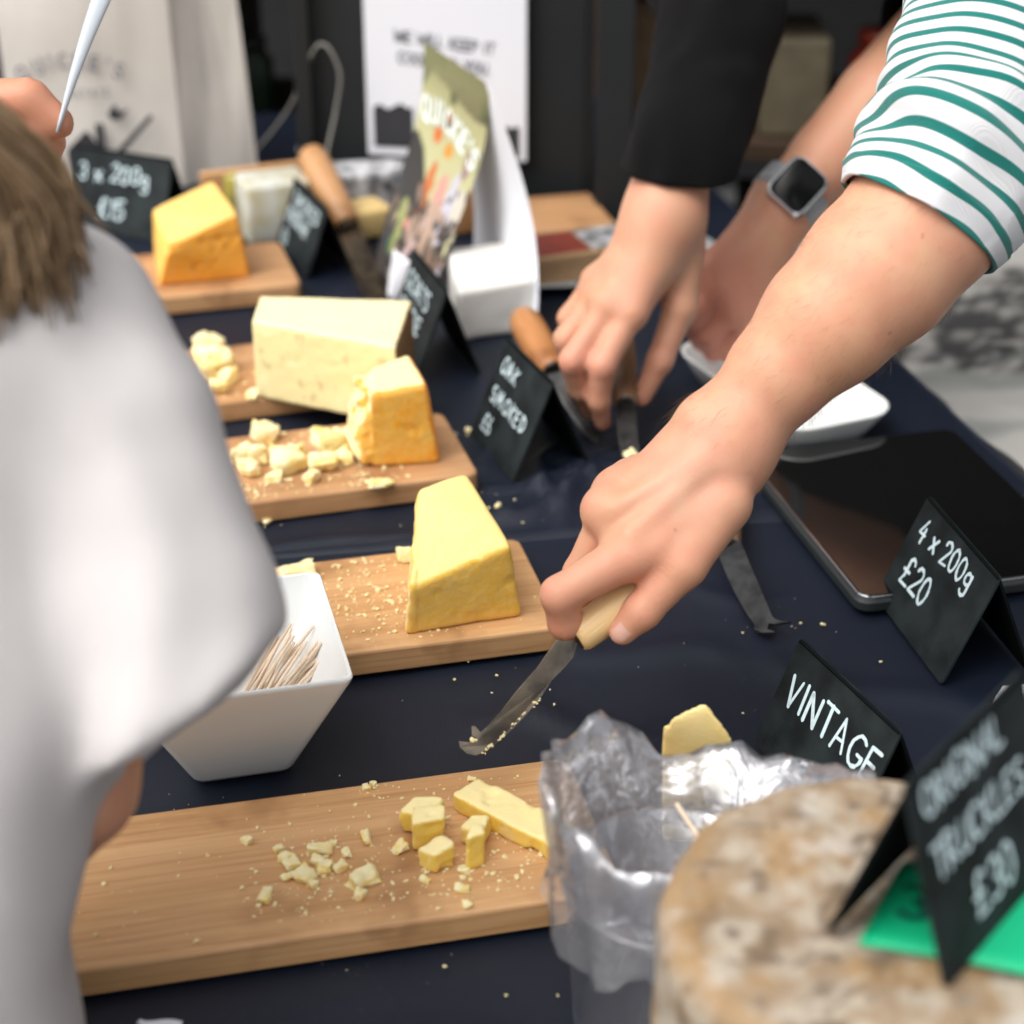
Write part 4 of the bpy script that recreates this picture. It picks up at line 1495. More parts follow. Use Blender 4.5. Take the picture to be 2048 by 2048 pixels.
# ------------------------------------------------------------------ back of the table
# tote bag
def tote():
    n, m_ = 40, 40
    c = [Vector(q) for q in ((-0.6454, 2.2470, 0.8000), (-0.4030, 2.2510, 0.8000))]
    base0, base1 = Vector((-.60, 2.235, .80)), Vector((-.401, 2.262, .80))
    side1 = Vector((-.318, 2.315, .80))
    t = thing('tote_bag', 'natural canvas tote bag with dark farm print standing behind the boards', 'bag', ((base0 + base1) / 2))
    f = Vector((base1 - base0)).normalized()
    nrm = Vector((f.y, -f.x, 0))
    def pan(a, b, ta, tb, bulge, seed):
        V, F = [], []
        for i in range(n + 1):
            for j in range(m_ + 1):
                s, v = i / n, j / m_
                p0 = a.lerp(b, s)
                p1 = ta.lerp(tb, s)
                p = p0.lerp(p1, v)
                d = (b - a).normalized()
                no = Vector((d.y, -d.x, 0))
                w = bulge * math.sin(s * math.pi) * (.4 + .6 * math.sin(v * 2.6)) + .004 * noise.noise((s * 2.2 + seed, v * 3, seed)) + .0012 * noise.noise((s * 7, v * 3, seed))
                V.append(p + no * w)
        for i in range(n):
            for j in range(m_):
                k = i * (m_ + 1) + j
                F.append((k, k + m_ + 1, k + m_ + 2, k + 1))
        return V, F
    top = Vector((0, .03, .42))
    b0, b1, s1 = base0, base1, side1
    s0 = base0 + (side1 - base1)
    t0, t1, u1, u0 = base0 + top + Vector((-.01, .0, 0)), base1 + top + Vector((-.012, 0, 0)), side1 + top + Vector((-.028, -.01, 0)), s0 + top
    fp, ff = pan(b0, b1, t0, t1, .012, 1)
    o = mk('front_panel', fp, ff, CANVAS_P, t, True)
    sp, sf = pan(b1, s1, t1, u1, -.012, 2)
    mk('side_panel', sp, sf, CANVAS_P, t, True)
    sp, sf = pan(s0, b0, u0, t0, -.006, 4)
    mk('side_panel', sp, sf, CANVAS_P, t, True)
    sp, sf = pan(s1, s0, u1, u0, .0, 3)
    mk('back_panel', sp, sf, CANVAS_P, t, True)
    for (a, b) in ((t0, t1), (u0, u1)):
        p, q = a.lerp(b, .25), a.lerp(b, .75)
        V, F = tube(smooth_path([p, p + Vector((.02, 0, .16)), (p + q) / 2 + Vector((0, 0, .22)), q + Vector((-.02, 0, .16)), q], 6), .006, 8)
        mk('handle', V, F, CANVAS_P, t, True)
    # print on the front panel: frame with x along the panel, y up
    up = (t0 - b0).normalized()
    nn = f.cross(up).normalized()
    fr = Matrix(((f.x, up.x, nn.x, 0), (f.y, up.y, nn.y, 0), (f.z, up.z, nn.z, 0), (0, 0, 0, 1)))
    fr = Matrix.Translation(b0 + nn * .016) @ fr
    V, F, w = strokes("QUICKE'S", .017, .0026, gap=.42, arcb=.9)
    V = [fr @ Vector((.022 + p[0], .137 + p[1], p[2])) for p in V]
    mk('printed_name', V, F, INKG, o, world=False)
    V, F, w = strokes('ESTATE', .008, .0014, gap=.5)
    V = [fr @ Vector((.075 + p[0], .118 + p[1], p[2])) for p in V]
    mk('printed_line', V, F, INKG, o, world=False)
    # farm silhouette: roofs, a beam and a bird
    shapes = [[(.06, .02), (.06, .055), (.085, .078), (.096, .062), (.096, .085), (.106, .085), (.106, .055), (.128, .035), (.175, .03), (.175, .0), (.06, .0)],
              [(.115, .048), (.162, .094), (.166, .09), (.12, .043)], [(.112, .096), (.122, .108), (.126, .098), (.138, .102), (.128, .09), (.118, .088)]]
    V, F = [], []
    for s in shapes:
        k = len(V)
        V += [fr @ Vector((x + .005, y, 0)) for x, y in s]
        F.append(tuple(range(k, k + len(s))))
    mk('farm_print', V, F, INK, o, world=False)
    return t
tote()

# tent leaflet with a printed front
lf = thing('tent_leaflet', 'tall folded leaflet with a colourful printed front and curved white back', 'leaflet', (-0.0634, 1.8326, 0.8020))
A0, A1 = Vector((-0.1506, 1.9146, 0.8020)), Vector((-0.0777, 1.8692, 0.8020))          # foot of the front
B0, B1 = Vector((-0.0435, 2.0029, 0.8020)), Vector((0.0239, 1.7697, 0.8020))         # foot of the back
T0, T1 = Vector((-0.0913, 1.9800, 1.0504)), Vector((-0.0226, 1.8700, 1.0350))           # fold
nI, nJ = 50, 70
V, F = [], []
uv = []
for i in range(nI + 1):
    for j in range(nJ + 1):
        s, t = i / nI, j / nJ
        p = A0.lerp(A1, s).lerp(T0.lerp(T1, s), t)
        d = (A1 - A0).normalized()
        no = Vector((d.y, -d.x, 0))
        p += no * (-.012 * math.sin(t * math.pi)) + no * .010 * math.sin(t * math.pi * 2) + Vector((.0, 0, 0))
        V.append(p)
        uv.append((s, t))
for i in range(nI):
    for j in range(nJ):
        k = i * (nJ + 1) + j
        F.append((k, k + nJ + 1, k + nJ + 2, k + 1))
uv = np.array(uv)
S_, T_ = uv[:, 0], uv[:, 1]
c = np.tile(V3(.58, .56, .30), (len(uv), 1))
nz2 = NZ(np.stack([S_, T_, S_ * 0], 1), 7, 2)
c = mixc(c, V3(.22, .19, .11), (T_ > .84 + .05 * np.sin(S_ * 4 + 1)) * .9)
c = mixc(c, V3(.09, .11, .05), ((T_ > .80) & (nz2 > .05)) * .9)
c = mixc(c, V3(.40, .40, .20), np.clip((T_ - .8) * 6, 0, .7))
dark = T_ < (.56 + .08 * np.sin(S_ * 7 + 1) - .14 * S_)
c[dark] = V3(.03, .026, .022)
def blob(x, y, rx, ry, col, a=0):
    ca, sa = math.cos(a), math.sin(a)
    u, v = (S_ - x), (T_ - y)
    q = ((u * ca + v * sa) / rx) ** 2 + ((-u * sa + v * ca) / ry) ** 2
    m = q < 1
    c[m] = col
for b in ((.35, .66, .06, .035, (.72, .18, .03)), (.55, .62, .07, .03, (.74, .33, .04)), (.45, .76, .06, .02, (.6, .2, .06)), (.5, .72, .12, .018, (.2, .12, .12), .2), (.85, .6, .05, .07, (.35, .22, .22)),
          (.42, .45, .06, .11, (.62, .17, .04), -.15), (.62, .42, .08, .12, (.70, .36, .30), .1), (.62, .30, .16, .12, (.55, .38, .28)), (.78, .40, .07, .16, (.62, .60, .68)), (.92, .42, .07, .09, (.72, .66, .55)),
          (.2, .28, .07, .12, (.35, .38, .14)), (.12, .22, .05, .06, (.10, .22, .05)), (.45, .24, .16, .03, (.72, .52, .52), .7), (.3, .29, .06, .03, (.70, .28, .22)), (.62, .14, .1, .04, (.66, .30, .24)), (.95, .28, .06, .06, (.75, .70, .42)),
          (.5, .08, .16, .05, (.25, .16, .10)), (.75, .20, .1, .05, (.30, .2, .14)), (.25, .10, .05, .05, (.5, .45, .4)), (.88, .12, .06, .06, (.55, .53, .6))):
    blob(*b)
for k in range(110):
    x, y = random.random(), random.uniform(0, .45)
    blob(x, y, random.uniform(.015, .05), random.uniform(.01, .05), V3(*random.choice(((.05, .04, .035), (.5, .36, .28), (.03, .025, .02), (.12, .09, .07), (.3, .2, .14), (.04, .045, .06), (.02, .02, .02)))), random.uniform(-1, 1))
lfo = mk('printed_front', V, F, VCOL, lf, True, cols=c * .72)
# brand lettering arched across the front
q, f2, w = strokes("QUICKE'S", .026, .0065, gap=.22, arcb=.55)
def on_leaf(u, v):
    s = .08 + u / .135
    t = .70 + v / .30 - .12 * s
    p = A0.lerp(A1, s).lerp(T0.lerp(T1, s), t)
    d = (A1 - A0).normalized()
    no = Vector((d.y, -d.x, 0))
    return p + no * (-.012 * math.sin(t * math.pi) + .010 * math.sin(t * math.pi * 2) + .0016)
mk('lettering', [on_leaf(p[0] * .82, p[1] + 0) for p in q], f2, mat('white_print', (.75, .80, .74), .5), lfo, world=False)
V, F = [], []
for i in range(nI + 1):
    for j in range(nJ + 1):
        s, t = i / nI, j / nJ
        p = B0.lerp(B1, s).lerp(T0.lerp(T1, s), t)
        d = (B1 - B0).normalized()
        no = Vector((-d.y, d.x, 0))
        p += no * .022 * math.sin(t * math.pi) * (1 - .3 * t)
        V.append(p)
for i in range(nI):
    for j in range(nJ):
        k = i * (nJ + 1) + j
        F.append((k, k + nJ + 1, k + nJ + 2, k + 1))
mk('white_back', V, F, PAPER, lf, True)
# white wrapped block standing inside the leaflet
wp = [np.array(q) for q in ((-0.0551, 1.7657, 0.8020), (0.0226, 1.8014, 0.8020), (-0.0034, 1.9146, 0.8020), (-0.0678, 1.8917, 0.8020))]
wtp = [np.array((a[0] * .99, a[1] * 1.0, .857)) for a in wp]
wf0 = poly(wp + wtp, .004)
o = sdf_obj('wrapped_block', lambda p: wf0(p) + .0018 * NZ(p, 28, 3), np.min(wp + wtp, 0) - .005, np.max(wp + wtp, 0) + .005, .003, WRAP, None, 1)
tag(o, 'white paper wrapped block under the tall leaflet', 'package')
# folded white text card in front of the leaflet
ls = sheet_paper('text_card', ((-0.1320, 1.8667, 0.8030), (-0.0694, 1.8891, 0.8030), (-0.0719, 1.8148, 0.8450), (-0.1230, 1.8765, 0.8620)), 'white text card leaning in front of the tall leaflet')
q = Vector((-0.0977, 1.8209, 0.8300))
# chalkboard panel with notice
pn = thing('notice_board', 'tall dark board standing at the far end of the table', 'board', (.0, 2.2, .802))
box('panel', (-.085, 2.245, 1.14), (.345, .03, .68), DARKP, pn, rz=R(-4))
box('post', (.118, 2.16, 1.14), (.042, .042, .68), DARKP, pn, rz=R(-4))
for (x, w_) in ((-.245, .018), (.088, .016)):
    box('frame_edge', (x, 2.225, 1.14), (w_, .012, .68), mat('frame_black', (.008, .009, .01), .5), pn, rz=R(-4))
nt = thing('paper_notice', 'white printed notice fixed to the tall dark board', 'notice', (-.08, 2.222, .84))
nt.rotation_euler = (0, 0, R(-9))
box('sheet', (0, 0, .19), (.196, .0012, .36), PAPER, nt, world=False, bev=0)
fr = Matrix(((1, 0, 0, -.098), (0, 0, -1, -.0012), (0, 1, 0, 0), (0, 0, 0, 1)))
lettering(nt, [('WE WILL KEEP IT', .040, .148, .0125, .0026, -.10, 0), ('COOL FOR YOU.', .044, .123, .0125, .0026, -.10, 0)], fr, INKG)
for s in ([(.012, .02), (.012, .068), (.02, .072), (.03, .066), (.045, .074), (.055, .068), (.06, .07), (.06, .02)], [(.15, .014), (.15, .05), (.163, .055), (.175, .05), (.188, .052), (.188, .014)]):
    mk('printed_motif', [fr @ Vector((x, y, .0003)) for x, y in s], [tuple(range(len(s)))], INK, nt, world=False)
# packets beside the leaning knife
def pack(name, c, s, rz, label, m, bev=.006, rot=None):
    o = box(name, c, s, m, None, rz, bev, rot=rot, smooth=True, seg=3)
    return tag(o, label, 'package')
PK = mat('cream_packet', (.58, .60, .57), .45, noise_amt=.8, noise_scale=30, col2=(.42, .36, .16))
pack('cheese_packet', (*(-0.2707, 2.0803, 0.8020)[:2], .838), (.075, .06, .07), R(20), 'cream wrapped cheese packet behind the far board', PK)
pack('cheese_packet', (*(-0.3067, 2.1072, 0.8020)[:2], .842), (.045, .02, .05), R(-10), 'small packet with a yellow green label beside the deep orange block', mat('yellow_label', (.42, .36, .06), .45, noise_amt=.7, noise_scale=25, col2=(.05, .06, .05)))
pack('label_packet', (*(-0.1731, 2.1628, 0.8020)[:2], .83), (.1, .06, .055), R(8), 'packet patterned in black and white behind the leaning knife', mat('bw_pattern', (.60, .60, .62), .5, noise_amt=1, noise_scale=45, col2=(.035, .04, .045)))
pack('cheese_packet', (*(-0.1979, 2.3133, 0.8020)[:2], .83), (.11, .05, .045), R(-6), 'white packet stacked behind the patterned packet', mat('white_packet', (.70, .72, .70), .4))
pack('wooden_tray', (*(-0.2952, 2.2170, 0.8020)[:2], .822), (.16, .012, .04), R(22), 'narrow wooden tray edge behind the cream packet', BAMBOO, .002)
pack('wooden_block', (*(-0.0535, 2.1440, 0.8020)[:2], .832), (.07, .12, .06), R(20), 'brown wooden block behind the tall leaflet', wood_mat('block_oak', (.40, .19, .075), (.46, .24, .10), (.3, .13, .05)), .006)
pack('wooden_board', (*(0.0579, 2.1163, 0.8020)[:2], .81), (.10, .12, .018), R(14), 'small brown board at the foot of the dark notice board', BAMBOO2, .004)
pack('yellow_wedge', (*(-0.1681, 2.0892, 0.8020)[:2], .82), (.05, .05, .035), R(30), 'pale yellow wrapped wedge below the patterned packet', mat('wedge_wrap', (.66, .48, .2), .5), .006)
# plate with a printed kraft box
plt = thing('oval_plate', 'white plate under the printed brown carton at the back', 'plate', (0.0837, 1.9755, 0.8030), R(20))
V, F = loft([[(x * .15, y * .075, z) for x, y, _ in circ(s, 0, 40)] for s, z in ((.7, 0), (.75, .001), (1.0, .011), (1.0, .013), (.74, .005), (.4, .004))])
mk('plate_body', V, F, PORCELAIN, plt, True, world=False)
ct = thing('carton', 'brown printed carton lying on the white plate', 'carton', (*(0.0798, 1.9547, 0.8200)[:2], .812), R(22))
box('carton_body', (0, 0, .016), (.20, .075, .03), mat('kraft', (.40, .25, .13), .7, noise_amt=.4, noise_scale=20), ct, world=False, bev=.003)
box('red_label', (-.045, 0, .0315), (.075, .06, .0012), mat('red_label', (.30, .05, .03), .5, noise_amt=.5, noise_scale=40, col2=(.12, .03, .02)), ct, world=False, bev=0)
box('grey_label', (.045, 0, .0315), (.10, .06, .0012), mat('grey_label', (.55, .55, .56), .5, noise_amt=1, noise_scale=60, col2=(.05, .05, .055)), ct, world=False, bev=0)
# white cord looping behind the far board
cd = smooth_path([(-0.3248, 2.3300, 0.8207), (-0.2687, 2.2600, 0.8985), (-0.2249, 2.2100, 0.9880), (-0.2006, 2.2000, 0.9616), (-0.2063, 2.2000, 0.9158), (-0.2144, 2.1900, 0.8825), (-0.2211, 2.1800, 0.8548)], 8)
V, F = tube(cd, .0019, 8)
tag(mk('cord', V, F, mat('cord_white', (.20, .19, .175), .7), None, True), 'pale cord looping beside the tall dark board', 'cord')
tag(sheet_paper('paper_scrap', ((-0.2711, 2.3400, 0.8231), (-0.1841, 2.3400, 0.8279), (-0.1956, 2.4000, 0.8129), (-0.2673, 2.4000, 0.8143)), 'crumpled whitish scrap behind the leaning knife\'s handle'), 'crumpled whitish scrap behind the leaning knife\'s handle', 'paper')

# shelving with dim goods behind the table
sh = thing('shelf_unit', 'dark wooden shelving at the back of the stall', 'shelves', (.6, 2.84, 0))
for z in (.22, .47, .72, .97):
    box('shelf_board', (.5, 2.84, z), (3.0, .36, .025), DARKWOOD, sh, bev=.002)
for x in (-1.0, -.42, .14, .62, 1.2, 2.0):
    box('upright', (x, 2.84, .6), (.05, .37, 1.2), DARKWOOD, sh, bev=.002)
goods = [(.02, .04, .025), (.10, .035, .015), (.24, .15, .02), (.015, .055, .04), (.30, .10, .02), (.14, .09, .05), (.015, .015, .017), (.17, .14, .09), (.24, .03, .015)]
gi = 0
CN = ['dark green', 'brown', 'mustard', 'bottle green', 'orange', 'tan', 'black', 'beige', 'rust red']
rg = random.Random(11)
for z in (.235, .485, .735):
    x = -.55
    while x < .85:
        w_ = rg.uniform(.06, .13)
        h_ = rg.uniform(.09, .19)
        c_ = goods[rg.randrange(len(goods))]
        jar = rg.random() < .5
        o = bpy.data.objects.new('x', None)
        if jar:
            r_ = w_ * .42
            V, F = loft([circ(r_ * a, b * h_, 20) for a, b in ((.9, 0), (1, .03), (1, .72), (.7, .82), (.7, .86), (.76, .87), (.76, .99), (.7, 1))])
            o = mk('jar', V, F, mat('jar_%d' % (gi % 9), goods[gi % 9], .25), None, True)
            o.location = (x + w_ / 2, 2.74 + rg.uniform(0, .06), z)
            tag(o, 'dim %s jar standing on the dark shelves at the back' % CN[gi % 9], 'jar', 'jars on the back shelves')
        else:
            V, F = loft([[(px, py, zz) for px, py in rrect(w_ * .92 - i_, .16 - i_, .006, 3)] for zz, i_ in ((0, .004), (.003, 0), (h_ * .96, 0), (h_, .004))])
            o = mk('goods_box', V, F, mat('goods_%d' % (gi % 9), goods[gi % 9], .6, noise_amt=.6, noise_scale=30), None, False)
            o.location = (x + w_ / 2, 2.76 + rg.uniform(0, .05), z)
            tag(o, 'dim %s box standing on the dark shelves at the back' % CN[gi % 9], 'box', 'boxes on the back shelves')
        gi += 1
        x += w_ + rg.uniform(.0, .03)
# bar and pale sheet behind the forearms
rl = thing('grey_rail', 'grey metal rail crossing behind the bare forearm', 'rail', (.75, 2.52, 0))
box('bar', (.75, 2.52, .835), (.62, .02, .022), mat('grey_metal', (.10, .105, .11), .5), rl)
for x in (.46, 1.04):
    box('support', (x, 2.52, .412), (.02, .02, .824), mat('grey_metal'), rl)
box('crate_stack', (.78, 2.62, .87), (.5, .1, .10), BLACKP, None)
tag(bpy.data.objects['crate_stack'], 'black plastic crate behind the grey rail', 'crate')
box('crate_stack', (.78, 2.61, .41), (.52, .09, .80), mat('olive_sheet', (.14, .13, .10), .8, noise_amt=.3, noise_scale=8), None)
tag(bpy.data.objects['crate_stack.001'], 'olive grey cabinet below the black crate', 'cabinet')

# pale printed canvas bag slumped beyond the table edge
nI, nJ = 60, 60
def sack(p):
    return poly_s(p) + .012 * NZ(p * np.array([1, 1, 1]), 9, 3) + .005 * NZ(p + 4, 24, 2)
sp = [np.array(q) for q in ((.46, 1.40, .02), (1.02, 1.36, .02), (1.06, 2.5, .02), (.34, 2.5, .02), (.46, 1.42, .66), (1.0, 1.38, .72), (1.02, 2.42, .80), (.36, 2.40, .72))]
poly_s = poly(sp, .06)
def sack_col(co, no):
    p2 = co * np.array([1.0, 2.4, 1.0])
    c = mixc(np.tile(V3(.40, .39, .37), (len(co), 1)), V3(.16, .175, .165), np.clip(NZ(p2, 7, 2) * 2.4 - .35, 0, .7))
    d = ((co[:, 0] - .56) / .15) ** 2 + ((co[:, 1] - 2.03) / .13) ** 2 + .5 * NZ(co, 22, 2)
    ink = np.clip((1 - d) * 5, 0, 1) * np.clip(.75 + NZ(co + 2, 60, 2) * 1.6, .2, 1)
    return mixc(c, V3(.02, .02, .022), ink * .95)
sk = sdf_obj('canvas_sack', sack, np.min(sp, 0) - .03, np.max(sp, 0) + .03, .012, mat('sack_canvas', (.5, .5, .5), .9, attr='Col'), None, 1, sack_col)
tag(sk, 'slumped grey white canvas sack with black print beyond the tablet', 'sack')


# ------------------------------------------------------------------ people
def paint(base, spots, amount=1.0):
    """skin tint per vertex: redder at given joints, paler inside."""
    base = np.array(base)
    def fn(co, no):
        c = np.tile(base, (len(co), 1))
        n = NZ(co, 26, 3)
        c = mixc(c, base * np.array([1.06, .98, .92]), np.clip(n + .4, 0, 1))
        c = mixc(c, base * np.array([1.0, .80, .76]), np.clip(NZ(co + 6, 75, 2) * 1.1 - .05, 0, .55))
        c = mixc(c, base * np.array([.90, .86, .84]), np.clip(NZ(co + 12, 14, 2) * .9, 0, .4))
        for (p, r, col, a) in spots:
            d = np.linalg.norm(co - np.array(p), axis=1)
            c = mixc(c, np.array(col), np.exp(-(d / r) ** 2) * a * amount)
        return c
    return fn
def V_(p):
    return np.array(p, float)
def finger(js, rs, k=.004):
    fs = [cone(js[i], rs[i], js[i + 1], rs[i + 1]) for i in range(len(js) - 1)]
    return uni(k, *fs)
def nail(tip, prev, out, w=.0055, l=.007):
    """flat plate on the outer face of a finger tip; returns field and frame"""
    tip, prev, out = V_(tip), V_(prev), V_(out)
    x = tip - prev
    x /= np.linalg.norm(x)
    z = out - x * (out @ x)
    z /= np.linalg.norm(z)
    y = np.cross(z, x)
    M = np.stack([x, y, z], 1)
    return ell(tip + x * .001 + z * .0058, (l, w, .0022), M), (tip, M)

# ---- person in the striped top: right arm and hand closed round the knife handle
wr = (0.1304, 1.0926, 1.0104)
wr2 = (0.1437, 1.1000, 1.0286)
fa1 = (0.1692, 1.1095, 1.0593)
fa2 = (0.1985, 1.1201, 1.0899)
fa3 = (0.2299, 1.1333, 1.1190)
el = (0.2604, 1.1509, 1.1478)
el2 = (0.2799, 1.1686, 1.1704)
up = (0.3118, 1.2215, 1.2274)
im, ip_, id_, it = (0.0731, 1.0450, 0.9635), (0.0299, 1.0317, 0.9428), (0.0336, 1.0356, 0.9203), (0.0424, 1.0519, 0.9040)
mm, mp, md, mt = (0.0620, 1.0719, 0.9801), (0.0439, 1.0657, 0.9386), (0.0524, 1.0677, 0.9104), (0.0639, 1.0755, 0.9058)
rm, rp_, rd_, rt = (0.0679, 1.0918, 0.9834), (0.0553, 1.0936, 0.9335), (0.0681, 1.0916, 0.9084), (0.0784, 1.0906, 0.9130)
pm, pp, pd, pt = (0.0775, 1.1118, 0.9827), (0.0704, 1.1168, 0.9346), (0.0814, 1.1129, 0.9123), (0.0903, 1.1051, 0.9189)
cmc, tm, ti, tt = (0.1315, 1.0650, 0.9905), (0.1070, 1.0425, 0.9588), (0.0821, 1.0330, 0.9304), (0.0700, 1.0314, 0.9166)
arm = uni(.006, cone(up, .052, el2, .050), cone(el2, .050, el, .0495), cone(el, .0495, fa3, .0485), cone(fa3, .0485, fa2, .0425), cone(fa2, .0425, fa1, .0335), cone(fa1, .0325, wr2, .0278), cone(wr2, .0278, wr, .0265))
back = uni(.013, cone(wr, .0255, im, .0135), cone(wr, .0245, mm, .0135), cone(wr, .023, rm, .0125), cone(wr, .0215, pm, .0115),
           cone(im, .0125, mm, .0125), cone(mm, .012, rm, .012), cone(rm, .0115, pm, .0115))
thumb = uni(.005, cone(wr, .020, cmc, .0185), cone(cmc, .0195, tm, .0155), cone(tm, .0150, ti, .0118), cone(ti, .0116, tt, .0092))
web = uni(.006, cone((0.1114, 1.0599, 0.9830), .0175, (0.0928, 1.0487, 0.9683), .0145), cone((0.0928, 1.0487, 0.9683), .0145, (0.0779, 1.0472, 0.9634), .0125), cone((0.1078, 1.0479, 0.9668), .0135, (0.0854, 1.0469, 0.9586), .0075))
fi = finger([im, ip_, id_, it], [.0150, .0120, .0108, .0090], .004)
fm_ = finger([mm, mp, md, mt], [.0120, .0108, .0095, .0085], .005)
fr_ = finger([rm, rp_, rd_, rt], [.0112, .0102, .009, .008], .005)
fp_ = finger([pm, pp, pd, pt], [.0105, .009, .008, .0072], .005)
ulna = ell((0.1177, 1.0916, 1.0362), (.011, .011, .011))
nl, nfr = nail(tt, ti, V_((0.0629, 0.9380, 0.9711)) - V_((0.0690, 1.0310, 0.9160)), .0054, .0062)
kn = [ell((0.0594, 1.0681, 0.9836), (.0142, .0142, .013))]
tend = [cone((0.1201, 1.0640, 1.0164), .003, (0.0739, 1.0447, 0.9800), .0045), cone((0.1176, 1.0677, 1.0212), .003, (0.0661, 1.0581, 0.9904), .0045), cone((0.1167, 1.0740, 1.0244), .003, (0.0754, 1.0800, 0.9952), .004)]
def hand1(p):
    d = smin(arm(p), back(p), .030)
    d = smin(d, ulna(p), .014)
    d = smin(d, web(p), .010)
    d = smin(d, thumb(p), .006)
    d = smin(d, fi(p), .004)
    d = smin(d, fm_(p), .003)
    d = smin(d, fr_(p), .004)
    d = smin(d, fp_(p), .004)
    for k in kn:
        d = smin(d, k(p), .008)
    for k in tend:
        d = smin(d, k(p), .010)
    d = smin(d, nl(p), .0012)
    return d
allp = np.array([wr, fa1, fa3, el, el2, up, im, ip_, id_, mm, mp, rm, rp_, pm, pp, pd, tm, tt, md, rd_])
base_skin = (.59, .335, .205)
RED = (.64, .26, .19)
spots = [(ip_, .020, RED, .55), (id_, .018, RED, .6), (im, .018, (.60, .30, .22), .5), (ti, .016, RED, .5), (tm, .018, RED, .35), (tt, .012, (.64, .33, .26), .5), (mm, .014, (.62, .32, .24), .4), ((0.0829, 1.0425, 0.9546), .016, (.54, .19, .13), .6),
         ((0.0712, 1.0409, 0.9517), .014, RED, .45), (wr, .05, (.60, .31, .23), .3), ((0.1069, 1.0609, 1.0106), .03, (.62, .37, .28), .4), (el, .09, (.62, .37, .25), .3)]
ps = thing('person', 'person in a green and white striped top holding the pale handled knife', 'person', (.62, 1.12, 0))
pf = paint(base_skin, spots)
def paint1(co, no):
    c = pf(co, no)
    tipn, M = nfr
    q = (co - tipn) @ M
    m = (np.abs(q[:, 1]) < .0050) & (q[:, 2] > .0062) & (q[:, 0] > -.0052) & (q[:, 0] < .0085)
    c[m] = (.66, .42, .35)
    m2 = m & (q[:, 0] > .0062)
    c[m2] = (.76, .62, .52)
    for (x, r) in (((0.2166, 1.0942, 1.1583), .0016), ((0.1015, 1.0354, 0.9839), .0009), ((0.2072, 1.0712, 1.0938), .0009)):
        pass
    # small moles
    for px in MOLES:
        d = np.linalg.norm(co - np.array(px), axis=1)
        k = d.argmin()
        c[np.linalg.norm(co - co[k], axis=1) < .0013] = (.40, .18, .10)
    return c
MOLES = [(0.2489, 1.0980, 1.1549), (0.1015, 1.0367, 0.9862), (0.2371, 1.0706, 1.0926)]
CR = [(ip_, V_(im) - V_(ip_), 1500, .011, .8), (ti, V_(tm) - V_(ti), 1500, .010, .9), ((0.0937, 1.0346, 0.9610), V_(tm) - V_(ti), 900, .012, .6), ((0.0589, 1.0602, 0.9878), V_(wr) - V_(mm), 1300, .010, .5),
      ((0.1416, 1.0718, 1.0310), V_(fa1) - V_(wr), 700, .03, .25), (id_, V_(id_) - V_(ip_), 1500, .009, .6)]
SKIN1 = skin_mat('skin_near_hand', (.62, .27, .185), CR)
body1 = sdf_obj('body', hand1, allp.min(0) - .06, allp.max(0) + .06, .0015, SKIN1, ps, 2, paint1)
# fine hairs on the forearm
def arm_hairs(o, parent, a, b, n=1100):
    me = o.data
    N = len(me.vertices)
    co = np.empty(N * 3, np.float32)
    me.vertices.foreach_get('co', co)
    no = np.empty(N * 3, np.float32)
    me.vertex_normals.foreach_get('vector', no)
    co, no = co.reshape(-1, 3), no.reshape(-1, 3)
    a, b = np.array(a), np.array(b)
    ax = (b - a) / np.linalg.norm(b - a)
    t = (co - a) @ ax
    ok = np.where((t > 0) & (t < np.linalg.norm(b - a)))[0]
    r = np.random.default_rng(5)
    V, F = [], []
    for i in r.choice(ok, n):
        p, q = Vector(co[i]), Vector(no[i])
        L = r.uniform(.004, .009)
        d = Vector(-ax) + Vector(r.normal(0, .35, 3))
        pts = [p - q * .0004, p + q * .0012 + d * L * .35, p + q * .0016 + d * L * .7, p + q * .0014 + d * L]
        v1, f1 = tube(pts, [.00006, .00006, .00005, .00002], 3, False)
        k = len(V)
        V += v1
        F += [tuple(j + k for j in f) for f in f1]
    h = mk('arm_hair', V, F, mat('arm_hair', (.30, .19, .10), .5), parent, True)
    h['kind'] = 'stuff'
arm_hairs(body1, ps, wr, el)
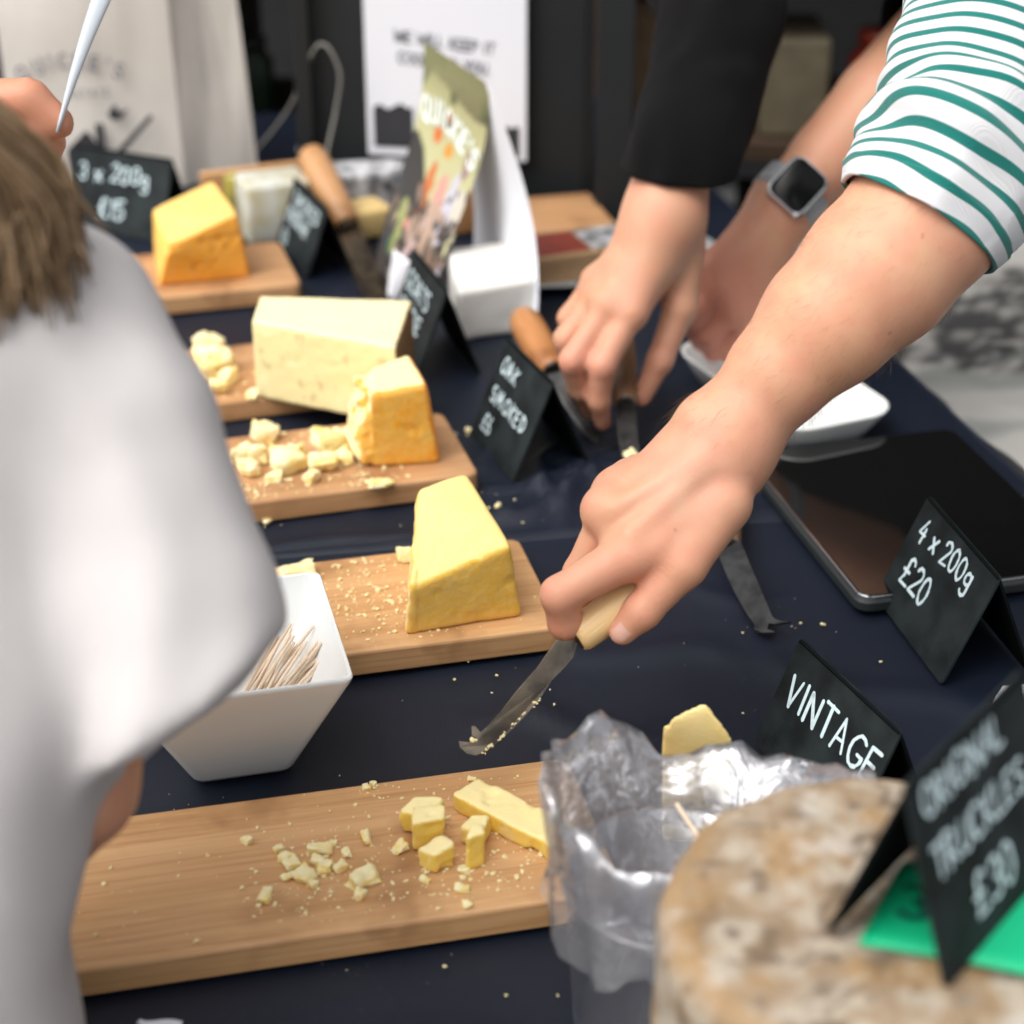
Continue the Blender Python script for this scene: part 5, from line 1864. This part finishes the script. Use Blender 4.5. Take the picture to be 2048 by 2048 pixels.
# sleeve
def sleeve(name, cen, rad, m, parent, foldf, colfn, n=120, sub_=10, flat=1.0, start_dir=None, rimw=.004, spin=None):
    path = smooth_path(cen, sub_)
    rr = []
    for i in range(len(rad) - 1):
        for k in range(sub_):
            t = k / sub_
            t = t * t * (3 - 2 * t)
            rr.append(rad[i] * (1 - t) + rad[i + 1] * t)
    rr.append(rad[-1])
    L = [0]
    for i in range(1, len(path)):
        L.append(L[-1] + (path[i] - path[i - 1]).length)
    V, C_ = [], []
    rows = len(path)
    ux = None
    def ring(i, inset=0, shift=0):
        nonlocal ux
        t = (path[min(i + 1, rows - 1)] - path[max(i - 1, 0)]).normalized()
        if i == 0 and start_dir is not None:
            t = Vector(start_dir).normalized()
        if start_dir is not None and 0 < i < 14:
            t = (Vector(start_dir).normalized() * (1 - i / 14) + t * (i / 14)).normalized()
        if ux is None:
            ux = t.cross(Vector((0, 0, 1))).normalized()
        ux = (ux - t * ux.dot(t)).normalized()
        uy = t.cross(ux)
        for j in range(n):
            a = 2 * math.pi * j / n
            r = rr[i] - inset + (foldf(a, L[i], i / (rows - 1)) if inset == 0 else foldf(a, L[i], i / (rows - 1)))
            p = path[i] + t * shift + (ux * math.cos(a) + uy * math.sin(a) * flat) * r
            V.append(tuple(p))
            C_.append(colfn(a, L[i], i / (rows - 1)))
    # inside lip, then outside
    ring(6, .003)
    ring(3, .003)
    ring(0, .003)
    ring(0, .0012, -.0006)
    for i in range(rows):
        ring(i)
    nr = rows + 4
    F = []
    for i in range(nr - 1):
        for j in range(n):
            k = (j + 1) % n
            F.append((i * n + j, i * n + k, (i + 1) * n + k, (i + 1) * n + j))
    return mk(name, V, F, m, parent, True, cols=np.array(C_))
GREEN, WHITE = V3(.0, .17, .145), V3(.72, .72, .73)
def fold1(a, l, t):
    z = noise.noise((math.cos(a) * 1.6, math.sin(a) * 1.6, l * 22)) * .006
    z += noise.noise((math.cos(a) * 1.1 + 4, math.sin(a) * 1.1, l * 55 + a * .6)) * .006 * max(0, 1 - abs(l - .055) / .07)
    z += math.sin(l * 190 + math.sin(a * 1.0 + .5) * 2.6) * .0042 * max(0, 1 - abs(l - .06) / .055)
    return z + (.0015 if l < .012 else 0)
def col1(a, l, t):
    ll = l + .0022 * noise.noise((math.cos(a) * 1.2, math.sin(a) * 1.2, l * 9)) + .010 * noise.noise((math.cos(a) * .9 + 3, math.sin(a) * .9, 3 + l * 12)) * max(0, 1 - l / .09)
    return (1 + (ll - .0085) / 0.0116, 0, 0)
cd0 = Vector((0.2743, 1.1566, 1.1691)) - Vector((0.2576, 1.1441, 1.1456))
sleeve('striped_sleeve', [(0.2566, 1.1469, 1.1446), (0.2671, 1.1567, 1.1587), (0.2799, 1.1733, 1.1793), (0.2956, 1.1993, 1.2026), (0.3114, 1.2313, 1.2352), (0.3256, 1.2707, 1.2773), (0.3466, 1.3175, 1.3227)], [.0550, .0595, .063, .063, .063, .066, .072], STRIPE, ps, fold1, col1, n=140, sub_=26, start_dir=cd0)
# torso of the striped top, outside the picture
tor = uni(.08, ell((.66, 1.22, 1.30), (.14, .18, .16)), ell((.68, 1.24, 1.08), (.13, .16, .24)), cone((0.3466, 1.3175, 1.3227), .07, (.60, 1.15, 1.42), .075))
o = sdf_obj('striped_top', lambda p: tor(p) + .004 * NZ(p, 12, 2), (.30, .95, .8), (.90, 1.50, 1.56), .012, STRIPE, ps, 1, lambda co, no: np.stack([co[:, 2] / 0.0116, co[:, 2] * 0, co[:, 2] * 0], 1))
leg = uni(.05, cone((.66, 1.30, .95), .09, (.67, 1.30, .08), .055), cone((.68, 1.16, .95), .09, (.69, 1.16, .08), .055), cone((.66, 1.3, .04), .04, (.56, 1.29, .03), .035), cone((.69, 1.16, .04), .04, (.58, 1.15, .03), .035), ell((.68, 1.23, .95), (.12, .16, .1)))
sdf_obj('trousers', leg, (.45, 1.0, -.02), (.85, 1.46, 1.08), .014, mat('dark_denim', (.02, .025, .04), .85), ps, 1)
neck = uni(.03, cone((.655, 1.22, 1.42), .05, (.645, 1.22, 1.54), .05), ell((.625, 1.22, 1.63), (.095, .075, .115)), ell((.53, 1.22, 1.62), (.018, .012, .02)), ell((.64, 1.296, 1.625), (.02, .01, .03)), ell((.64, 1.144, 1.625), (.02, .01, .03)))
o = sdf_obj('head', neck, (.48, 1.1, 1.40), (.76, 1.34, 1.78), .008, SKIN, ps, 1, paint(base_skin, [((.535, 1.255, 1.65), .012, (.05, .03, .02), 1), ((.535, 1.185, 1.65), .012, (.05, .03, .02), 1), ((.545, 1.22, 1.575), .016, (.5, .15, .12), .8)]))
sdf_obj('hair', sub(ell((.645, 1.22, 1.65), (.108, .09, .125)), ell((.53, 1.22, 1.59), (.09, .068, .11)), .01), (.5, 1.1, 1.48), (.78, 1.34, 1.8), .008, mat('brown_hair', (.07, .035, .018), .5), ps, 1)

# ---- person in black: right hand taking a knife, left forearm with the watch
bp_ = thing('person', 'person in a black top reaching over the table with both hands', 'person', (.66, 2.0, 0))
w0, w1_ = (0.1395, 1.6080, 1.0277), (0.1317, 1.5855, 0.9959)
f0_, f9 = (0.1505, 1.6351, 1.0574), (0.1811, 1.7016, 1.1291)
im2, ip2, id2, it2 = (0.1019, 1.5283, 0.9311), (0.0776, 1.5024, 0.8929), (0.0753, 1.5068, 0.8585), (0.0794, 1.5156, 0.8326)
mm2, mp2, md2, mt2 = (0.0840, 1.5362, 0.9352), (0.0519, 1.5091, 0.8949), (0.0582, 1.5202, 0.8625), (0.0675, 1.5342, 0.8356)
rm2, rp2, rd2, rt2 = (0.0747, 1.5564, 0.9370), (0.0471, 1.5408, 0.9013), (0.0534, 1.5507, 0.8667), (0.0659, 1.5602, 0.8419)
pm2, pp2, pd2, pt2 = (0.0741, 1.5787, 0.9407), (0.0497, 1.5727, 0.9081), (0.0550, 1.5802, 0.8795), (0.0665, 1.5851, 0.8568)
c2, t2m, t2i, t2t = (0.1482, 1.5871, 0.9671), (0.1473, 1.5631, 0.9220), (0.1300, 1.5459, 0.8790), (0.1153, 1.5402, 0.8468)
arm2 = uni(.006, cone(f9, .030, f0_, .0305), cone(f0_, .0305, w0, .0315), cone(w0, .0315, w1_, .0320))
wr_r = (0.1298, 1.5794, 0.9845)
back2 = uni(.010, cone(w1_, .031, im2, .0150), cone(w1_, .0275, mm2, .0145), cone(w1_, .026, rm2, .0135), cone(wr_r, .024, pm2, .0125), cone(im2, .013, mm2, .013), cone(mm2, .013, rm2, .0125), cone(rm2, .012, pm2, .012),
            cone((0.1239, 1.5664, 0.9601), .024, (0.1028, 1.5488, 0.9376), .018))
th2 = uni(.006, cone(w1_, .022, c2, .021), cone(c2, .021, t2m, .0155), cone(t2m, .0142, t2i, .0118), cone(t2i, .0115, t2t, .009))
F2 = [finger([im2, ip2, id2, it2], [.0128, .0118, .0102, .0080], .005), finger([mm2, mp2, md2, mt2], [.0126, .0116, .010, .0085], .005), finger([rm2, rp2, rd2, rt2], [.012, .011, .0095, .008], .005), finger([pm2, pp2, pd2, pt2], [.011, .0095, .0085, .0075], .005)]
nl2, nfr2 = nail(t2t, t2i, (.35, -.8, .5), .0055, .0075)
# left arm
lw, lf1, lf2, lel = (0.2500, 1.6865, 0.9729), (0.2908, 1.7115, 1.0093), (0.3417, 1.7466, 1.0540), (0.4164, 1.8064, 1.1132)
lm = [(0.1879, 1.6561, 0.9264), (0.1933, 1.6516, 0.9074), (0.2057, 1.6529, 0.8885), (0.2208, 1.6611, 0.8720)]
lp = [(0.1595, 1.6611, 0.8932), (0.1669, 1.6518, 0.8758), (0.1827, 1.6537, 0.8580), (0.2017, 1.6645, 0.8465)]
lt_ = [(0.1677, 1.6809, 0.8559), (0.1777, 1.6738, 0.8426), (0.1908, 1.6730, 0.8304), (0.2086, 1.6813, 0.8246)]
larm = uni(.006, cone(lel, .045, lf2, .041), cone(lf2, .041, lf1, .035), cone(lf1, .034, lw, .029))
lback = uni(.013, *[cone(lw, .026, q, .0145) for q in lm], *[cone(lm[i], .013, lm[i + 1], .013) for i in range(3)])
lfin = [finger([lm[i], lp[i], lt_[i]], [.0125, .011, .0088], .005) for i in range(4)]
lth = uni(.009, cone(lw, .022, (0.2137, 1.6796, 0.9280), .018), cone((0.2137, 1.6796, 0.9280), .018, (0.1792, 1.6938, 0.9016), .0135), cone((0.1792, 1.6938, 0.9016), .0125, (0.1585, 1.7008, 0.8721), .0095))
shl = uni(.01, cone(f9, .038, (0.2083, 1.7722, 1.1980), .042), cone((0.2083, 1.7722, 1.1980), .042, (.55, 1.72, 1.30), .05), cone(lel, .043, (0.4640, 1.8603, 1.1507), .045), cone((0.4640, 1.8603, 1.1507), .045, (.82, 2.05, 1.30), .05), cone((.55, 1.72, 1.30), .055, (.70, 1.9, 1.34), .06), cone((.70, 1.9, 1.34), .06, (.82, 2.05, 1.30), .055))
def hand2(p):
    d = smin(arm2(p), back2(p), .025)
    d = smin(d, th2(p), .008)
    for g_ in F2:
        d = smin(d, g_(p), .0045)
    d = smin(d, nl2(p), .0012)
    e = smin(larm(p), lback(p), .014)
    e = smin(e, lth(p), .012)
    for g_ in lfin:
        e = smin(e, g_(p), .0045)
    d = smin(d, shl(p), .004)
    return smin(d, e, .002)
ap_ = np.array([w0, f9, it2, mt2, mp2, pt2, t2t, lel, lw, lt_[3], lt_[0], lp[0], (.55, 1.72, 1.30), (.82, 2.05, 1.30)])
spots2 = [(ip2, .02, RED, .6), (it2, .015, RED, .6), (mp2, .02, RED, .6), (id2, .016, RED, .4), (t2i, .02, RED, .5), (t2t, .014, RED, .5), (im2, .02, RED, .35), ((0.1716, 1.6108, 0.9584), .05, (.5, .22, .15), .5)] + [(q, .03, (.56, .21, .15), .55) for q in lm + lp + lt_]
sdf_obj('body', hand2, ap_.min(0) - .06, ap_.max(0) + .06, .0028, SKIN, bp_, 3, paint((.56, .315, .20), spots2))
BLK = V3(.012, .012, .013)
def fold2(a, l, t):
    return noise.noise((math.cos(a) * 1.4 + 9, math.sin(a) * 1.4, l * 14)) * .004 + noise.noise((math.cos(a) * 2.2, math.sin(a) * 2.2 + 3, l * 30)) * .003
sleeve('black_sleeve', [(0.1459, 1.6096, 1.0329), (0.1538, 1.6276, 1.0539), (0.1716, 1.6696, 1.0902), (0.1873, 1.7132, 1.1404), (0.2083, 1.7722, 1.1980), (.55, 1.72, 1.30)], [.0520, .0515, .053, .056, .060, .075], BLACKTOP, bp_, fold2, lambda a, l, t: BLK, n=80, sub_=14, start_dir=Vector((0.1519, 1.6205, 1.0618)) - Vector((0.1491, 1.6207, 1.0197)))
sleeve('black_sleeve', [(0.3907, 1.7839, 1.1028), (0.4164, 1.8087, 1.1176), (0.4640, 1.8603, 1.1507), (.82, 2.05, 1.30)], [.058, .060, .066, .08], BLACKTOP, bp_, fold2, lambda a, l, t: BLK, n=60, sub_=10)
tor = uni(.08, ell((.74, 2.0, 1.28), (.16, .24, .14)), ell((.80, 2.02, 1.02), (.13, .17, .26)), cone((.55, 1.72, 1.30), .07, (.7, 1.9, 1.33), .08), cone((.82, 2.05, 1.30), .07, (.75, 2.1, 1.33), .08))
sdf_obj('black_top', tor, (.4, 1.6, .72), (1.06, 2.36, 1.5), .014, BLACKTOP, bp_, 1)
sdf_obj('trousers', uni(.05, cone((.82, 2.1, .85), .09, (.83, 2.1, .08), .055), cone((.82, 1.94, .85), .09, (.83, 1.94, .08), .055), ell((.82, 2.02, .85), (.13, .17, .1))), (.6, 1.8, -.02), (1.02, 2.26, 1.0), .016, mat('dark_denim'), bp_, 1)
hd = uni(.03, cone((.70, 1.98, 1.36), .05, (.66, 1.96, 1.50), .05), ell((.63, 1.95, 1.57), (.095, .078, .115)), ell((.54, 1.91, 1.55), (.016, .012, .02)))
sdf_obj('head', hd, (.5, 1.82, 1.32), (.8, 2.1, 1.72), .009, SKIN, bp_, 1, paint((.60, .35, .235), [((.545, 1.95, 1.6), .012, (.05, .03, .02), 1), ((.56, 1.89, 1.6), .012, (.05, .03, .02), 1)]))
sdf_obj('hair', sub(ell((.65, 1.96, 1.59), (.108, .093, .125)), ell((.54, 1.91, 1.53), (.09, .07, .11)), .01), (.5, 1.8, 1.42), (.8, 2.1, 1.74), .009, mat('brown_hair'), bp_, 1)
# watch
wt_ = thing('wristwatch', 'square black faced watch with pale strap on the black topped person\'s wrist', 'watch', (0.2515, 1.6606, 0.9882))
fwd = (Vector(lf1) - Vector(lw)).normalized()
wc_ = Vector(lw).lerp(Vector(lf1), .18)
outv = (Vector((0.2097, 1.4447, 1.0721)) - Vector((0.2607, 1.6883, 0.9763)))
outv = (outv - fwd * outv.dot(fwd)).normalized()
sdv = fwd.cross(outv)
Mw = Matrix((( sdv.x, fwd.x, outv.x, 0), (sdv.y, fwd.y, outv.y, 0), (sdv.z, fwd.z, outv.z, 0), (0, 0, 0, 1)))
cw = wc_ + outv * .033
def wpart(name, rings, m, par=None):
    V, F = loft([[tuple(Mw @ Vector(p) + cw - wt_.location) for p in r] for r in rings])
    return mk(name, V, F, m, par or wt_, True, world=False)
o = wpart('case', [[(x, y, z) for x, y in rrect(.042 - i, .048 - i, .010, 5)] for z, i in ((-.004, .004), (-.002, 0), (.005, 0), (.0075, .0025))], mat('watch_alu', (.62, .63, .66), .25, 1))
o.modifiers.new('e', 'EDGE_SPLIT').split_angle = R(45)
wpart('screen', [[(x, y, z) for x, y in rrect(.038 - i, .044 - i, .009, 5)] for z, i in ((.0076, 0), (.0082, .001))], mat('watch_glass', (.004, .004, .004), .22, spec=.25), o)
V, F = tube([Mw @ Vector((.0165, .006, .002)) + cw - wt_.location, Mw @ Vector((.0205, .006, .002)) + cw - wt_.location], .003, 12)
mk('crown', V, F, mat('watch_alu'), o, True, world=False)
V, F = [], []
n_ = 40
for k in range(n_ + 1):
    a = R(28) + (2 * math.pi - R(56)) * k / n_
    for y_ in (-.012, .012):
        for rr_ in (.0335, .036):
            V.append(tuple(Mw @ Vector((math.sin(a) * rr_, y_, math.cos(a) * rr_ - .002)) + wc_ - wt_.location))
for k in range(n_):
    i = k * 4
    for a_, b_ in ((0, 1), (1, 3), (3, 2), (2, 0)):
        F.append((i + a_, i + b_, i + 4 + b_, i + 4 + a_))
mk('strap', V, F, mat('strap_white', (.34, .35, .37), .6), wt_, True, world=False)

# ---- customer in a white T-shirt with her back to us
cu = thing('person', 'person in a loose white T-shirt with long brown hair, seen from behind', 'person', (-.38, .70, 0))
sl1 = uni(.008, cone((-0.2071, 0.8539, 1.2069), .034, (-0.1810, 0.8186, 1.1619), .0395), cone((-0.1810, 0.8186, 1.1619), .0395, (-0.1600, 0.7731, 1.0869), .048), cone((-0.1600, 0.7731, 1.0869), .048, (-0.1467, 0.7373, 1.0303), .055))
hx = V_((-0.1068, 0.7622, 1.0664))
hy = V_((-0.2012, 0.7353, 1.0159))
hd_ = hy - hx
hz = V_((0.0000, 0.8829, 1.0805)) - np.array((0, 0, 1.55))
hn = np.cross(hz, hd_)
hn /= np.linalg.norm(hn)
if hn[2] > 0:
    hn = -hn
torso = uni(.03, ell((-0.3137, 0.8582, 1.1831), (.12, .09, .06)), cone((-0.3027, 0.8322, 1.1555), .10, (-0.2981, 0.7639, 1.0483), .098), cone((-0.2981, 0.7639, 1.0483), .098, (-0.3167, 0.6884, 0.8851), .100), cone((-0.3154, 0.6884, 0.8851), .100, (-.40, .70, .62), .11),
            cone((-0.3214, 0.8703, 1.2059), .045, (-0.2184, 0.8598, 1.2073), .036), cone((-0.2273, 0.8488, 1.1760), .05, (-0.2325, 0.7825, 1.0514), .045))
arm_c = uni(.006, cone((-0.2122, 0.8396, 1.1800), .032, (-0.2012, 0.7555, 1.0539), .034), cone((-0.2034, 0.7639, 1.0483), .033, (-0.2144, 0.7589, 0.9963), .032), cone((-0.2144, 0.7589, 0.9963), .032, (-0.2465, 0.7789, 0.9487), .031), cone((-0.2465, 0.7789, 0.9487), .031, (-0.3157, 0.8044, 0.8903), .026), cone((-0.3157, 0.8044, 0.8903), .025, (-0.3446, 0.8083, 0.8762), .022))
def shirt_f(p):
    n16, n5 = NZ(p, 16, 2), NZ(p, 6, 1)
    s_ = sl1(p) + .003 * np.sin((p @ np.array((135., 30., 40.))) + 8 * n5) * .7 * np.clip((1.24 - p[:, 2]) * 8, 0, 1) + .003 * n16
    cutp = (p - hx) @ hn + .006 * NZ(p, 10, 1) + .014 * np.clip(1 - np.linalg.norm(p - hx, axis=1) / .06, 0, 1)
    t = torso(p) + .004 * NZ(p, 10, 2) + .003 * np.sin(p @ np.array((70., 12., 9.)) + 4 * n5)
    t = np.maximum(t, .62 - p[:, 2])
    s_ = -smin(-s_, -cutp, .012)
    s_ = np.maximum(s_, -np.maximum(sl1(p) + .014, -(cutp + .05)))      # hollow at the hem
    return smin(t, s_, .02)
sdf_obj('t_shirt', shirt_f, (-.54, .56, .58), (-.06, 1.02, 1.34), .0042, TSHIRT, cu, 2)
a1 = uni(.01, arm_c, cone((-0.3214, 0.8703, 1.2059), .042, (-0.2122, 0.8396, 1.1800), .030), cone((-0.3317, 0.8703, 1.2059), .045, (-0.3668, 0.8700, 1.2904), .046), ell((-0.3813, 0.8437, 1.3689), (.075, .092, .11)))
# her other hand, raised and holding a white utensil
hw = [(-0.3945, 1.1203, 1.1861), (-0.3515, 1.1714, 1.1971), (-0.3269, 1.1965, 1.2016)]
a2 = uni(.008, cone((-0.4171, 0.9543, 1.1295), .038, hw[0], .030), cone(hw[0], .028, hw[1], .026), cone(hw[1], .022, hw[2], .017), cone(hw[1], .02, (-0.3303, 1.1902, 1.1897), .015),
         cone((-0.4171, 0.9543, 1.1295), .038, (-0.3600, 0.8791, 1.1799), .045))
fg = [finger([(-0.3276, 1.1906, 1.2119), (-0.3045, 1.1865, 1.2148), (-0.2866, 1.1840, 1.1995)], [.0145, .0125, .0105]), finger([hw[2], (-0.2986, 1.1884, 1.1971), (-0.2955, 1.1975, 1.1822)], [.0135, .0115, .0095]), finger([(-0.3269, 1.1909, 1.1912), (-0.3019, 1.1859, 1.1816), (-0.3001, 1.1959, 1.1686)], [.013, .011, .009]), finger([(-0.3269, 1.1854, 1.1807), (-0.3079, 1.1839, 1.1672), (-0.3075, 1.1946, 1.1555)], [.012, .0105, .009]),
      finger([(-0.3316, 1.1847, 1.1687), (-0.3142, 1.1839, 1.1566), (-0.3133, 1.1908, 1.1482)], [.011, .0095, .008])]
def cust(p):
    d = smin(a1(p), a2(p), .01)
    for g_ in fg:
        d = smin(d, g_(p), .003)
    return d
sdf_obj('body', cust, (-.66, .60, .68), (-.10, 1.24, 1.52), .004, SKIN, cu, 2, paint((.56, .30, .19), [((-0.3041, 1.1891, 1.2089), .03, (.62, .26, .17), .5)]))
sdf_obj('trousers', uni(.05, cone((-.33, .72, .66), .10, (-.34, .72, .08), .055), cone((-.47, .66, .66), .10, (-.48, .66, .08), .055), ell((-.40, .69, .62), (.14, .12, .09))), (-.62, .5, -.02), (-.2, .9, .8), .016, mat('dark_denim'), cu, 1)
# hair: strands falling over the shoulder
V, F = [], []
rh = random.Random(9)
h00, h01 = Vector((-0.3125, 0.8134, 1.3970)), Vector((-0.2949, 0.8134, 1.3970))        # crown
h10, h11 = Vector((-0.2809, 0.7966, 1.3441)), Vector((-0.2507, 0.8044, 1.3376))       # temple
h20, h21 = Vector((-0.2684, 0.8016, 1.2896)), Vector((-0.2077, 0.8204, 1.2823))       # neck
h30, h31 = Vector((-0.2686, 0.7952, 1.2456)), Vector((-0.2027, 0.8251, 1.2444))       # shoulder
for k in range(900):
    e, a = rh.random(), rh.random()
    def j(s):
        return Vector((rh.gauss(0, s), rh.gauss(0, s), rh.gauss(0, s * .6)))
    d = Vector((0, rh.uniform(-.02, .02), 0))
    pts = smooth_path([h00.lerp(h01, a) + d, h10.lerp(h11, e) + d + j(.003), h20.lerp(h21, e ** .8) + d + j(.003), h30.lerp(h31, e ** .8) + d + j(.008) + Vector((0, 0, rh.uniform(-.03, .022)))], 5)
    v1, f1 = tube(pts, [.0015] * (len(pts) - 3) + [.0012, .0008, .0003], 4)
    kk = len(V)
    V += v1
    F += [tuple(i + kk for i in q) for q in f1]
HAIR = mat('hair_brown', (.17, .105, .055), .5, noise_amt=.8, noise_scale=60, col2=(.30, .20, .11))
mk('hair', V, F, HAIR, cu, True)
hc = V_((-0.3813, 0.8437, 1.3689))
hcap = sub(lambda p: ell(hc, (.086, .104, .121))(p) + .0012 * np.sin(p[:, 0] * 900 + 8 * NZ(p, 14, 1)), ell(hc + np.array((.02, .105, -.035)), (.066, .06, .085)), .012)
sdf_obj('hair', uni(.02, hcap, cone(hc + np.array((.05, -.03, -.02)), .05, (-0.2993, 0.7928, 1.3583), .03)), hc - np.array((.14, .14, .16)), hc + np.array((.20, .16, .16)), .005, HAIR, cu, 1)
# the white utensil in the raised hand
u0, u1 = Vector((-0.2856, 1.1714, 1.1971)), Vector((-0.2476, 1.2183, 1.2852))
uu = (u1 - u0)
V, F = [], []
rings = []
sd_ = uu.cross(Vector((0, 1, -.3))).normalized()
nn_ = sd_.cross(uu).normalized()
for k in range(13):
    t = k / 12
    w_ = .0010 + .0058 * t
    c_ = u0.lerp(u1, t) + sd_ * (.004 * math.sin(t * 2.2))
    rings.append([tuple(c_ + sd_ * (w_ * math.cos(2 * math.pi * j / 12)) + nn_ * (.0022 * math.sin(2 * math.pi * j / 12))) for j in range(12)])
V, F = loft(rings)
tag(mk('white_utensil', V, F, mat('white_plastic', (.50, .55, .60), .4), None, True), 'glossy white tapering utensil held up in front of the tote bag', 'utensil')
